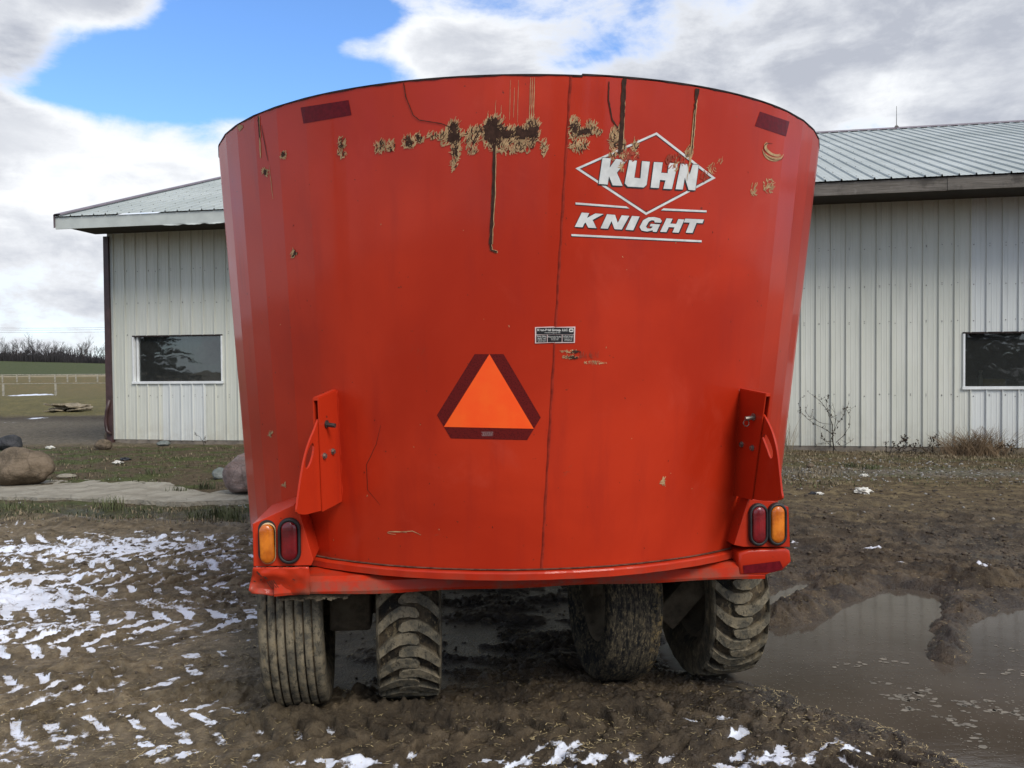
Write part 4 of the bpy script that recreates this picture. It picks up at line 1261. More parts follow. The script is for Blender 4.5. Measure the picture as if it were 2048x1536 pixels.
# roof screws
bm = bmesh.new()
for r_ in np.arange(.35, RUN, .62):
    s = RL + .08 + .04
    while s < SR + .7:
        c = rp(s + rnd.uniform(-.01, .01), r_ + rnd.uniform(-.04, .04), .012)
        q = bmesh.ops.create_icosphere(bm, subdivisions=1, radius=.008); bmesh.ops.translate(bm, verts=q['verts'], vec=c)
        s += RIB * (1 if rnd.random() < .85 else 2)
bobj('roof_screws', bm, M_SCREW, kind='stuff')
# rake trim along the left edge
bm = bmesh.new(); prev = None
for r_ in (-.01, 2.9, 2.9, 6.0, 6.0, RUN):
    up = .004 if prev is not None and r_ in (2.9,) else 0
    q = [bm.verts.new(rp(RL + ds, r_, u + up)) for ds, u in ((-.02, -.20), (-.025, .035), (.0, .05), (.11, .045), (.12, .026))]
    if prev:
        for k in range(4): bm.faces.new((prev[k], prev[k + 1], q[k + 1], q[k]))
    prev = q
bobj('rake_trim', bm, M_RAKE)
# gable walls and far wall keep the barn closed
for s in (SL - .04, SR):
    bm = bmesh.new(); P = [wp(s, 0, -.05), wp(s, 4.15, -.05), wp(s, 4.15 + SLOPE * (RUN - OVH) + .35, -(RUN - OVH)), wp(s, 4.15, -2 * (RUN - OVH)), wp(s, 0, -2 * (RUN - OVH))]
    bm.faces.new([bm.verts.new(p) for p in P]); bobj('gable_wall', bm, M_SIDE)
bm = bmesh.new(); bm.faces.new([bm.verts.new(p) for p in (wp(SL, 0, -2 * (RUN - OVH)), wp(SR, 0, -2 * (RUN - OVH)), wp(SR, 4.2, -2 * (RUN - OVH)), wp(SL, 4.2, -2 * (RUN - OVH)))]); bobj('far_wall', bm, M_SIDE)
# fascia: white metal at the left, bare boards at the right
sm = on_wall(900, 400, OVH)[0]
wbox('fascia', RL - .015, sm - .002, EZ - .215, EZ - .012, OVH - .03, OVH, M_FASCIA)
s = sm; 
for L in (3.1, 4.3, 3.9, 4.4, 3.0):
    e = min(s + L, SR + .8)
    wbox('fascia_board', s + .002, e - .002, EZ - .20 + rnd.uniform(-.006, .006), EZ - .016, OVH - .04, OVH + rnd.uniform(-.004, .004), M_WOOD); s = e
# dented lower lip of the white fascia
bm = bmesh.new(); prev = None
a0 = on_wall(325, 450, OVH)[0]; a1 = on_wall(470, 450, OVH)[0]
for i in range(30):
    t = i / 29; s = a0 + (a1 - a0) * t; dn = abs(math.sin(t * 11)) * .02 + rnd.uniform(0, .008)
    q = [bm.verts.new(wp(s, EZ - .205, OVH + .003)), bm.verts.new(wp(s, EZ - .215 - dn, OVH + .006 + .012 * math.sin(t * 19)))]
    if prev: bm.faces.new((prev[0], q[0], q[1], prev[1]))
    prev = q
bobj('bent_fascia_lip', bm, M_FASCIA)
# soffit (dark, open truss tails) under the eave
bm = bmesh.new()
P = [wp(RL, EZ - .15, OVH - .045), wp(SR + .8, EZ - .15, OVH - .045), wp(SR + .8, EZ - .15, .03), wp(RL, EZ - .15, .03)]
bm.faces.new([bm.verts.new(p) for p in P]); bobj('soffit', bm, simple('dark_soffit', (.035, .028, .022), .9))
bm = bmesh.new()
P = [rp(RL - .012, r_, u) for r_, u in ((0.04, -.20), (RUN, -.20), (RUN, -.04), (0.04, -.04))]
bm.faces.new([bm.verts.new(p) for p in P])
P = [rp(RL, .04, -.19), rp(RL, RUN, -.19), rp(SL + (.02), RUN, -.19), rp(SL + .02, .04, -.19)]
bm.faces.new([bm.verts.new(p) for p in P]); bobj('rake_soffit', bm, M_BROWN)
# brown downspout at the corner, with a bent lower end
c0 = on_wall(211, 478)[0]; c1 = on_wall(220, 478)[0]
bm = bmesh.new()
prev = None
zt_ = on_wall(215, 474)[1]; zb_ = on_wall(225, 893)[1]
for i in range(12):
    t = i / 11; z = zt_ + (zb_ - zt_) * t
    a = c0 + (on_wall(219, 890)[0] - c0) * t ** 1.3 * .6; b = a + .10 + .02 * t
    q = [bm.verts.new(wp(s, z, o)) for s, o in ((a, -.03), (b, -.03), (b, .075), (a, .075))]
    if prev:
        for k in range(4): bm.faces.new((prev[k], prev[(k + 1) % 4], q[(k + 1) % 4], q[k]))
    else: bm.faces.new(q)
    prev = q
bm.faces.new(prev[::-1])
bobj('downspout', bm, M_BROWN)
bm = bmesh.new(); pts = []
for x, y in ((219, 800), (213, 822), (211, 845), (214, 862), (222, 868)):
    s, z = on_wall(x, y, .1); pts.append(wp(s, z, .1))
tube_bm(bm, pts, .03, 8); smooth(bobj('bent_spout', bm, M_BROWN))
# lightning rod
s, _ = on_wall(1793, 262); d = ray(1793, 262)
o_ = rp(0, RUN); t = (o_ - EYE).dot(WN) / d.dot(WN); P = EYE + d * t; P.z = rp(0, RUN).z + .04
bm = bmesh.new(); tube_bm(bm, [P, P + Vector((0, 0, .52))], [.010, .005], 6); tube_bm(bm, [P, P + Vector((0, 0, .05))], [.06, .02], 8)
bobj('lightning_rod', bm, M_BOLT)

# ------------------------------------------------------------------ ground
PUD = [(1330, 1240), (1345, 1262), (1420, 1270), (1530, 1252), (1560, 1246), (1640, 1222), (1700, 1190), (1745, 1172), (1800, 1163), (1850, 1170), (1898, 1184), (1890, 1210), (1872, 1240), (1866, 1280), (1872, 1302),
       (1905, 1312), (1938, 1296), (1930, 1260), (1925, 1235), (1985, 1210), (2048, 1196), (2300, 1180), (2600, 1300), (2500, 1700), (2150, 1620), (2010, 1560), (1870, 1486), (1790, 1450), (1700, 1425), (1640, 1402), (1575, 1378), (1500, 1345), (1400, 1330), (1330, 1322), (1310, 1290)]
PUD2 = [(1500, 1190), (1530, 1180), (1565, 1160), (1610, 1147), (1638, 1152), (1630, 1166), (1590, 1178), (1562, 1195), (1536, 1214), (1500, 1216)]
PUD3 = [(130, 1026), (330, 1030), (420, 1027), (500, 1034), (500, 1044), (400, 1040), (300, 1037), (140, 1034)]
def wpoly(P): return np.array([[gpt(x, y).x, gpt(x, y).y] for x, y in P])
def sdf(poly, x, y):
    """signed distance, negative inside"""
    d = np.full(x.shape, 1e9); ins = np.zeros(x.shape, bool); n = len(poly)
    for i in range(n):
        ax, ay = poly[i]; bx, by = poly[(i + 1) % n]
        ex, ey = bx - ax, by - ay; wx, wy = x - ax, y - ay
        t = np.clip((wx * ex + wy * ey) / (ex * ex + ey * ey + 1e-12), 0, 1)
        d = np.minimum(d, (wx - ex * t) ** 2 + (wy - ey * t) ** 2)
        c = ((ay > y) != (by > y)) & (x < (bx - ax) * (y - ay) / ((by - ay) + 1e-12) + ax)
        ins ^= c
    d = np.sqrt(d); return np.where(ins, -d, d)
polys = [wpoly(PUD), wpoly(PUD2), wpoly(PUD3)]
WZ = -.040
def gauss(px, py, rx, ry, x, y):
    c = gpt(px, py); D = c.y
    wx = rx * D / FPX; wy = ry * D * D / (FPX * CH)
    return np.exp(-(((x - c.x) / wx) ** 2 + ((y - c.y) / wy) ** 2))
def ypx(py): return gpt(300, py).y
# tyre tracks on the left: (y at x=-2, slope, curvature, x range, width, pitch, direction)
TR = [(7.45, .02, .003, -16, -.9, .42, .17, 1), (6.92, .02, .004, -16, -.7, .44, .17, -1), (6.38, -.01, .004, -16, -.9, .44, .165, 1), (5.88, .01, .002, -16, -1.0, .40, .17, -1), (5.18, .02, .006, -14, -.95, .52, .19, 1),
      (4.62, .02, .010, -12, -1.1, .40, .17, -1), (4.16, .12, .012, -9, -1.15, .40, .17, 1), (3.74, .10, .02, -8, -.9, .36, .16, -1), (3.36, .04, .02, -8, 1.4, .36, .16, 1), (3.02, .02, .02, -8, 1.8, .32, .15, -1),
      (7.55, .05, .004, 2.0, 12, .46, .22, 1), (8.15, .03, -.004, 2.0, 12, .46, .22, -1), (6.9, .06, .004, 2.6, 12, .46, .22, 1), (6.1, -.05, .012, 3.7, 12, .42, .2, -1)]
def height(x, y):
    xw, yw = x + .055 * fbm(x * 3.3 + 9, y * 4.4, 3), y + .035 * fbm(x * 4.1, y * 4.7 + 5, 3)
    base = np.interp(y, [-60, 5, 9, 13.4, 16, 30, 60, 90, 120, 300, 420, 900], [0, 0, .03, .14, .15, .10, -.16, .28, .86, -.6, -.4, -12])
    base = base + np.clip(-x, 60, 260) * .032 * sst(y, 110, 300)
    base = base - .02
    nearf = 1 - sst(y, 9, 20)
    n = fbm(x * .55, y * .7, 3) * .050 + fbm(x * 2.1, y * 3.2, 4) * .040 + fbm(x * 9, y * 12, 3) * .020 + fbm(x * 27, y * 30, 3) * .017 * (1 - sst(y, 6, 11)) * (.5 + 1.0 * sst(fbm(x * 2.2 + 4, y * 3, 2), -.2, .3))
    rid = np.abs(fbm(x * 1.3 + 5, y * 4.2, 3)) * .040 - .012
    yardf = 1 - sst(y, 8.3, 9.4)
    far = fbm(x * .3, y * .3, 4) * .06 + fbm(x * 3, y * 3, 4) * .03
    h = base + (n + rid) * (.25 + .75 * nearf) * (.35 + .65 * yardf) + far * (1 - nearf)
    trk = np.zeros_like(x); lugs = np.zeros_like(x)
    for (y0, sl, cv, xa, xb, wd, pt, dr) in TR:
        ycf = y0 + sl * (xw + 2) + cv * (xw + 2) ** 2
        ii = np.nonzero((np.abs(yw - ycf) < wd * .95) & (xw > xa - .1) & (xw < xb + .1))[0]
        if len(ii) == 0: continue
        x_, y_ = xw[ii], yw[ii]
        yc = ycf[ii] + .05 * np.sin(x_ * 1.1 + y0 * 5)
        t = (y_ - yc) / wd * 2
        ends = sst(x_, xa, xa + .6) * (1 - sst(x_, xb - .5, xb))
        m_ = (1 - sst(np.abs(t), .82, 1.05)) * ends
        m_ = m_ * (.35 + .65 * sst(fbm(x_ * .8 + y0 * 3, y_ * .9, 2), -.30, .05))
        ph = x_ / pt + dr * (np.abs(t) * .85) + np.where(t > 0, .5, 0) + .25 * pn(x_ * 1.2, y_ * 1.2 + y0)
        kk = np.floor(ph + .25 + y0).astype(np.int64) * 7 + (t > 0); wk = (_P[(kk + int(y0 * 31)) & 255] / 255.0)
        lg = sst(np.sin(2 * np.pi * ph) + .35 * pn(x_ * 9, y_ * 13), -.30 + .55 * wk, .25 + .5 * wk) * (.45 + .55 * sst(wk, .0, .5))
        hh_ = h[ii] * (1 - .45 * m_) + m_ * (-.012 - .046 * lg * (1.7 if xa > 2 else 1.0) + .012)
        h[ii] = hh_ + .016 * np.exp(-((np.abs(t) - 1.15) / .22) ** 2) * ends * (.5 + fbm(x_ * 3, y_ * 3, 2))
        trk[ii] = np.maximum(trk[ii], m_); lugs[ii] = np.where(m_ > .3, np.maximum(lugs[ii] * (1 - m_), m_ * lg), lugs[ii])
    # ridges thrown up round the puddle and under the wagon
    for (px, py, rx, ry, a) in [(1600, 1205, 60, 18, .10), (1680, 1165, 60, 14, .10), (1560, 1228, 34, 12, .06), (1905, 1210, 40, 18, .055), (1890, 1245, 30, 16, .05), (1908, 1272, 34, 16, .055), (1896, 1297, 26, 10, .045), (1960, 1165, 110, 22, .10), (1900, 1135, 110, 14, .05), (1780, 1110, 150, 12, .04), (2030, 1150, 80, 20, .05),
                                (575, 1432, 80, 9, .055), (700, 1415, 60, 14, .05), (815, 1418, 60, 8, .04), (1240, 1382, 70, 8, .045), (1450, 1386, 70, 7, .035), (560, 1448, 110, 16, .05), (900, 1420, 120, 20, .04), (720, 1390, 30, 20, .05), (1010, 1380, 110, 14, .045), (1180, 1400, 120, 14, .03), (1330, 1395, 80, 12, .03), (880, 1455, 200, 12, .03), (940, 1340, 60, 12, .03), (1090, 1330, 60, 14, .04)]:
        g = gauss(px, py, rx, ry, x, y); ii = np.nonzero(g > .01)[0]
        xx, yy = x[ii], y[ii]
        h[ii] += a * g[ii] * (.75 + .8 * fbm(xx * 4 + px, yy * 6, 3) + .55 * fbm(xx * 14, yy * 14, 4))
    wet = np.zeros_like(x)
    near = (y < 12) & (y > 0) & (np.abs(x) < 14)
    for i, P in enumerate(polys):
        d = np.full(x.shape, 9.0)
        d[near] = sdf(P, x[near], y[near])
        d = d + .05 * fbm(x * 3.5 + i, y * 3.5, 4)
        dep = (1 - sst(d, -.14, .04)) * (.5 if i == 2 else 1)
        inside = 1 - sst(d, -.05, .10)
        h = h * (1 - inside) + np.minimum(h, .2) * inside * .25 - .075 * dep - .02 * inside
        wet = np.maximum(wet, 1 - sst(d, .0, .35))
        out = sst(d, .04, .22)
        h = np.maximum(h, np.where(near, (WZ + .012) * out + h * (1 - out), h)) if i == 0 else h
    out_all = np.ones_like(x)
    return h, trk, lugs, wet
def build_ground():
    fine = np.radians(np.linspace(-40, 40, 900))
    coarse_r = np.radians(np.linspace(44, 180, 60)); coarse_l = -coarse_r[::-1]
    ang = np.concatenate([coarse_l[:-1], fine, coarse_r]) if False else np.concatenate([coarse_l, fine, coarse_r])
    r = [0.4]
    while r[-1] < 950:
        q = r[-1]
        k = .05 if q < 2.0 else (.03 if q < 2.6 else (.0025 if q < 8 else (.006 if q < 22 else .03)))
        r.append(q * (1 + k))
    r = np.array(r)
    A, RR = np.meshgrid(ang, r)
    X = (RR * np.sin(A)).ravel(); Y = (RR * np.cos(A)).ravel()
    h, trk, lugs, wet = height(X, Y)
    h = np.where(Y < -.5, h * .5, h)
    # snow masks
    D = np.zeros_like(X)
    for (px, py, rx, ry, a) in [(60, 1180, 190, 60, .90), (210, 1095, 330, 34, .80), (70, 1265, 170, 46, .76), (330, 1225, 200, 44, .62), (420, 1125, 170, 50, .60), (430, 1230, 120, 40, .55), (300, 1320, 160, 20, .35), (90, 1370, 180, 40, .62), (60, 1470, 150, 60, .62), (330, 1440, 230, 70, .42), (260, 1540, 300, 30, .5),
                                (1150, 1505, 80, 24, .80), (1010, 1525, 70, 18, .78), (1260, 1505, 60, 20, .70), (1405, 1425, 40, 10, .7), (1460, 1455, 40, 14, .7), (1560, 1510, 80, 20, .85), (1480, 1530, 80, 14, .75), (1700, 1495, 34, 24, .8), (700, 1518, 80, 9, .75), (810, 1500, 40, 8, .55),
                                (1745, 1108, 22, 5, .7), (1800, 1125, 16, 4, .6), (1660, 1030, 60, 5, .4), (1585, 1085, 14, 8, .5), (1210, 1400, 30, 6, .4), (40, 1050, 200, 10, .3),
                                (470, 1010, 60, 16, .55), (1970, 1140, 18, 5, .7)]:
        D = np.maximum(D, a * gauss(px, py, rx, ry, X, Y) ** .7)
    left = sst(-X, .7, 1.4) * (1 - sst(Y, 8.2, 8.8))
    fine_n = fbm(X * 3.2, Y * 6, 4)
    ncell = fbm(X * 11 + 3, Y * 17, 3)
    low = lugs * .95 - trk * .36 - .55 * ncell - .42 * fine_n - .34 * fbm(X * 27, Y * 38, 3)
    snow = D * .70 + low * .48 + .08 + .10 * fbm(X * 1.1, Y * 5.5 + .4 * X, 3)
    snow = np.where(D < .08, 0, snow) * (1 - wet * np.where(Y < 4.2, .35, .9))
    # distant snow streaks on the left
    for (px, py, rx, ry, a, z) in [(60, 788, 60, 1.6, 1, -.1), (70, 835, 60, 3, .7, .12), (20, 842, 40, 3, .7, .12), (175, 848, 16, 3, .6, .12), (205, 847, 10, 2, .6, .12), (15, 808, 20, 1.5, .5, 0)]:
        c = gpt(px, py, z); Dd = c.y; wx = rx * Dd / FPX; wy = ry * Dd * Dd / (FPX * CH)
        snow = np.maximum(snow, a * np.exp(-(((X - c.x) / wx) ** 2 + ((Y - c.y) / wy) ** 2)) - .3 * np.abs(fbm(X * 1.5, Y * .8, 3)))
    h = h + .004 * sst(snow, .40, .60)
    # albedo zones
    def C(*c): return np.array(c)
    n1_ = sst(fbm(X * .8, Y * 1.1, 4), -.35, .35)[:, None]; n2_ = sst(fbm(X * 3.1 + 7, Y * 4.3, 4), -.3, .4)[:, None]
    mudl = C(.158, .127, .083) * (1 - n2_) + C(.240, .194, .130) * n2_
    mudd = C(.054, .040, .026) * (1 - n2_) + C(.118, .089, .056) * n2_
    lw = np.clip(sst(-X, .2, 1.6) * (1 - .25 * sst(Y, 7, 8.5)), 0, 1)[:, None]
    col = mudl * lw + mudd * (1 - lw)
    midm = np.exp(-((X + .2) / 1.3) ** 2 - ((Y - 3.55) / .30) ** 2)[:, None] * .75
    col = col * (1 - midm) + C(.125, .096, .062) * midm * (.6 + .6 * n2_) + 0
    def blend(col, m_, c): m_ = np.clip(m_, 0, 1)[:, None]; return col * (1 - m_) + c * m_
    rgh = sst(fbm(X * 1.3, Y * 2.2, 4), -.1, .25); rg2 = sst(fbm(X * 5, Y * 7 + 3, 4), -.1, .3)
    band = sst(Y, 8.3, 9.2)
    # yard beyond, right side: brown dirt with straw and thin grass
    col = blend(col, band * (X > 0) * .9, C(.105, .078, .047))
    col = blend(col, band * (X > 0) * rg2 * .65, C(.185, .145, .082)); col = blend(col, sst(Y, 7.2, 8.3) * (X > 0) * rgh * rg2 * .7, C(.20, .155, .085))
    col = blend(col, sst(Y, 10.0, 11.2) * (X > -1) * rgh * .6, C(.075, .078, .036))
    col = blend(col, np.exp(-((Y - 11.9 + .12 * X) / .35) ** 2) * (X > 2) * .6, C(.17, .16, .14))
    # left: grass strip, dirt, gravel track
    grass = sst(Y, 8.6, 9.0) * (1 - sst(Y, 14.8, 16.0)) * (X < 0)
    col = blend(col, grass * .9, C(.090, .070, .045)); col = blend(col, grass * rgh * .9, C(.070, .085, .030))
    col = blend(col, (X < -1) * np.exp(-((Y - 9.0) / .35) ** 2) * .7, C(.065, .068, .030))
    road = sst(Y, 15.2, 16.2) * (1 - sst(Y, 24, 26)) * (X < 3)
    col = blend(col, road, C(.135, .118, .092)); col = blend(col, np.exp(-((Y - 25.5) / 1.6) ** 2) * .85, C(.045, .038, .032))
    col = blend(col, sst(Y, 25.5, 28), C(.118, .105, .048)); col = blend(col, sst(Y, 25.5, 28) * rgh * .6, C(.17, .145, .062))
    col = blend(col, sst(Y, 46, 60), C(.135, .115, .055)); col = blend(col, sst(Y, 60, 75) * rgh * .5, C(.18, .13, .062))
    col = blend(col, sst(Y, 112, 116), C(.30, .255, .175)); col = blend(col, sst(Y, 121, 126), C(.062, .076, .030)); col = blend(col, sst(Y, 121, 126) * rgh * .35, C(.085, .092, .042))
    wetm = np.maximum(wet * .95, .22 + .25 * (1 - lw[:, 0])) * (1 - .7 * sst(Y, 8, 11))
    wetm = np.clip(wetm + .35 * np.exp(-((X - .6) / 1.6) ** 2 - ((Y - 4.3) / .7) ** 2), 0, 1)
    lowp = sst(-h, -.02, .05) * .5 * (Y < 8); wetm = np.clip(wetm + lowp * (1 - lw[:, 0] * .5), 0, 1)
    rows, cols = A.shape
    idx = np.arange(rows * cols).reshape(rows, cols)
    F = np.stack([idx[:-1, :-1].ravel(), idx[:-1, 1:].ravel(), idx[1:, 1:].ravel(), idx[1:, :-1].ravel()], 1)
    F = np.concatenate([F, np.stack([idx[:-1, -1], idx[:-1, 0], idx[1:, 0], idx[1:, -1]], 1)])
    me = mesh_np('ground', np.stack([X, Y, h], 1), F)
    def cattr(name, arr):
        a = me.color_attributes.new(name, 'FLOAT_COLOR', 'POINT')
        a.data.foreach_set('color', np.concatenate([arr, np.ones((len(arr), 1))], 1).astype(np.float32).ravel())
    cattr('gcol', col)
    cattr('masks', np.stack([np.clip(snow, 0, 1), wetm, 1 - sst(Y, 8, 14)], 1))
    o = obj('ground', me, M_GROUND, kind='structure')
    me.polygons.foreach_set('use_smooth', np.ones(len(me.polygons), dtype=bool))
    return ang, r, h.reshape(A.shape)
GA, GR, GHT = build_ground()
def ghv(xs, ys):
    xs = np.asarray(xs, dtype=float); ys = np.asarray(ys, dtype=float)
    a = np.arctan2(xs, ys); r = np.hypot(xs, ys)
    i = np.clip(np.searchsorted(GR, r) - 1, 0, len(GR) - 2); j = np.clip(np.searchsorted(GA, a) - 1, 0, len(GA) - 2)
    u = np.clip((r - GR[i]) / (GR[i + 1] - GR[i]), 0, 1); v = np.clip((a - GA[j]) / (GA[j + 1] - GA[j]), 0, 1)
    return (GHT[i, j] * (1 - v) + GHT[i, j + 1] * v) * (1 - u) + (GHT[i + 1, j] * (1 - v) + GHT[i + 1, j + 1] * v) * u
def gh(x, y): return float(ghv([x], [y])[0])
# water sheets
for P, nm in ((PUD, 'puddle_water'), (PUD2, 'puddle_water'), (PUD3, 'puddle_water')):
    bm = bmesh.new(); W_ = wpoly(P); c = W_.mean(0)
    n = len(W_)
    pts = []
    for i in range(n):
        a, b, d = W_[i - 1], W_[i], W_[(i + 1) % n]
        t = d - a; t = t / (np.linalg.norm(t) + 1e-9); nr = np.array([t[1], -t[0]])
        pts.append(b + nr * .12 if P is not PUD3 else b + nr * .05)
    area = sum(W_[i][0] * W_[(i + 1) % n][1] - W_[(i + 1) % n][0] * W_[i][1] for i in range(n))
    if area < 0: pts = [2 * W_[i] - pts[i] for i in range(n)]
    z = WZ if P is not PUD3 else WZ + .008
    f = bm.faces.new([bm.verts.new((p[0], p[1], z)) for p in pts]); f.normal_update(); bmesh.ops.triangulate(bm, faces=[f])
    obj(nm, bm, M_WATER, kind='structure')

# ------------------------------------------------------------------ litter on the ground: straw, flakes, clods
rs = np.random.RandomState(3)
def sample(g, n, region, weight):
    X = np.zeros(0); Y = np.zeros(0)
    for _ in range(60):
        r_ = region[0] * (region[1] / region[0]) ** g.rand(n * 2); a = np.radians(g.uniform(-36, 36, n * 2)); x = r_ * np.sin(a); y = r_ * np.cos(a)
        k = g.rand(n * 2) < weight(x, y); X = np.concatenate([X, x[k]]); Y = np.concatenate([Y, y[k]])
        if len(X) >= n: break
    return X[:n], Y[:n]
def scatter_flat(name, n, region, lr, wr, mt, zoff=.004, water=False, weight=None):
    V = []; F = []
    xs = []; ys = []
    xs, ys = sample(rs, n, region, weight)
    hs = np.full(len(xs), WZ) if water else ghv(xs, ys)
    for x, y, z in zip(xs, ys, hs):
        if water:
            pass
        L = rs.uniform(*lr) / 2; W_ = rs.uniform(*wr) / 2; a = rs.uniform(0, np.pi); t = rs.uniform(-.25, .25) if not water else 0
        c, s_ = np.cos(a), np.sin(a); i = len(V)
        zz = z + zoff + rs.uniform(0, .002)
        V += [(x - c * L + s_ * W_, y - s_ * L - c * W_, zz - t * L), (x + c * L + s_ * W_ * .6, y + s_ * L - c * W_ * .6, zz + t * L), (x + c * L - s_ * W_, y + s_ * L + c * W_, zz + t * L), (x - c * L - s_ * W_ * .7, y - s_ * L + c * W_ * .7, zz - t * L)]
        F.append((i, i + 1, i + 2, i + 3))
    return obj(name, mesh_np(name, V, F), mt, kind='stuff', label=None)
pw = polys[0]
def insidep(x, y): return sdf(pw, np.atleast_1d(x), np.atleast_1d(y)) < -.05
scatter_flat('straw_litter', 22000, (2.9, 14), (.005, .026), (.0012, .0038), M_STRAW, weight=lambda x, y: (.30 + .7 * (pn(x * .9, y * .9) > .05)) * ~insidep(x, y))
o = scatter_flat('floating_chaff', 2600, (3.0, 8), (.003, .014), (.001, .004), M_FOAM, .0012, True, weight=lambda x, y: insidep(x, y) * 1.0)
def flakes():
    V = []; F = []
    cl = [gpt(x, y, WZ) for x, y in ((1790, 1392), (1800, 1398), (1840, 1398), (1825, 1418), (1930, 1405), (1960, 1410), (2010, 1405), (1940, 1480), (1905, 1440), (1780, 1320), (1760, 1360), (2030, 1300), (2020, 1345), (1990, 1425), (1930, 1450), (1700, 1330), (1850, 1385), (2030, 1430))]
    for c in cl:
        for _ in range(9):
            x = c.x + rs.normal(0, .05); y = c.y + rs.normal(0, .025)
            if not insidep(x, y): continue
            n = 7; i = len(V); r0 = rs.uniform(.004, .018)
            V.append((x, y, WZ + .0016))
            for k in range(n):
                a = 2 * np.pi * k / n; r_ = r0 * rs.uniform(.5, 1.2); V.append((x + r_ * np.cos(a) * 1.3, y + r_ * np.sin(a), WZ + .0016))
            for k in range(n): F.append((i, i + 1 + k, i + 1 + (k + 1) % n))
    obj('foam_flakes', mesh_np('foam_flakes', V, F), M_FOAM, kind='stuff')
flakes()
def lumps(name, n, region, rr, mt, seed, weight=None):
    base = bmesh.new(); bmesh.ops.create_icosphere(base, subdivisions=1, radius=1)
    bv = np.array([v.co[:] for v in base.verts]); bf = np.array([[v.index for v in f.verts] for f in base.faces]); base.free()
    rs2 = np.random.RandomState(seed); xs, ys = sample(rs2, n, region, weight)
    hs = ghv(xs, ys); V = []; F = []
    for k, (x, y, z) in enumerate(zip(xs, ys, hs)):
        s_ = rs2.uniform(rr[0], rr[1]) * rs2.rand() ** .8 + rr[0]
        v = bv * (1 + rs2.uniform(-.3, .3, (len(bv), 1))) * s_ * np.array([rs2.uniform(.8, 1.4), rs2.uniform(.8, 1.3), .7]) + np.array([x, y, z + s_ * .15])
        F.append(bf + len(bv) * k); V.append(v)
    return smooth(obj(name, mesh_np(name, np.concatenate(V), np.concatenate(F)), mt, kind='stuff'))
lumps('mud_clods', 2600, (3.0, 11), (.002, .012), M_CLOD, 5, lambda x, y: ~insidep(x, y) * np.where(x > -.5, 1, .2))
lumps('yard_clods', 3200, (7, 15), (.004, .022), M_CLOD, 15, lambda x, y: np.where(x > 1.5, 1, .25))
lumps('gravel_bits', 900, (9, 14), (.005, .018), simple('grey_gravel', (.24, .23, .21), .9), 6, lambda x, y: np.where((x > 2.5) & (11 < y + .12 * x) & (y + .12 * x < 13.2), 1, .04))

# ------------------------------------------------------------------ rocks
def rock(name, px, py, w_, h_, d_, mt, label, seed, z=.1, rotz=0.0, cut=0, sink=.12, sub=4):
    c = gpt(px, py, z)
    bm = bmesh.new(); bmesh.ops.create_icosphere(bm, subdivisions=sub, radius=1)
    rs3 = np.random.RandomState(seed)
    P = np.array([v.co[:] for v in bm.verts])
    f1 = fbm(P[:, 0] * 1.2 + seed, P[:, 1] * 1.2 + P[:, 2] * 1.7, 4) * .16 + fbm(P[:, 1] * 4 + seed, P[:, 2] * 4 + P[:, 0] * 3, 3) * .06
    P = P * (1 + f1)[:, None]
    for _ in range(cut):
        nrm = rs3.normal(size=3); nrm /= np.linalg.norm(nrm); dd = rs3.uniform(.72, .9)
        s_ = P @ nrm; P = P - np.outer(np.maximum(s_ - dd, 0) * .85, nrm)
    P[:, 2] = np.where(P[:, 2] < 0, P[:, 2] * .8, P[:, 2])
    P = P * np.array([w_ / 2, d_ / 2, h_ / 2])
    for v, p in zip(bm.verts, P): v.co = p
    o = obj(name, bm, mt, label=label, cat='rock' if h_ < .35 else 'boulder')
    o.location = (c.x, c.y + d_ * .3, gh(c.x, c.y) + h_ / 2 * .8 - h_ * sink); o.rotation_euler = (0, 0, rotz)
    return smooth(o)
rock('boulder', 22, 972, .84, .56, .60, M_ROCK1, 'large rounded tan boulder at the left edge beside the concrete slab', 4, .06, cut=5, sink=.05)
rock('boulder', 492, 990, .62, .56, .60, M_ROCK2, 'pinkish banded boulder half hidden behind the left side of the wagon', 9, .06, .3, 3, .04)
rock('rock', 436, 958, .19, .19, .2, M_ROCK3, 'small grey green rock against the pink banded boulder', 12, .07, 0, 5, .1, 3)
rock('rock', 12, 906, .45, .32, .4, M_ROCK4, 'dark angular rock behind the large tan boulder', 14, .08, .3, 7, .1, 3)
rock('rock', 203, 902, .30, .22, .25, M_ROCK1, 'tan rock at the foot of the barn downspout', 16, .12, 0, 5, .1, 3)
rock('rock', 214, 884, .13, .20, .15, M_ROCK1, 'upright small tan stone behind the rock at the downspout', 21, .12, .4, 5, .0, 3)
rock('rock', 325, 893, .24, .11, .16, M_ROCK3, 'flat grey stone lying against the barn foundation under the left window', 22, .12, .4, 5, .0, 3)
rock('rock', 130, 952, .26, .07, .14, M_SLAB, 'thin pale stone lying in the grass above the concrete slab', 25, .1, .1, 4, .1, 3)
rock('rock', 1622, 930, .12, .08, .1, M_ROCK1, 'small tan stone in the dirt right of the wagon', 26, .12, .1, 4, .1, 3)

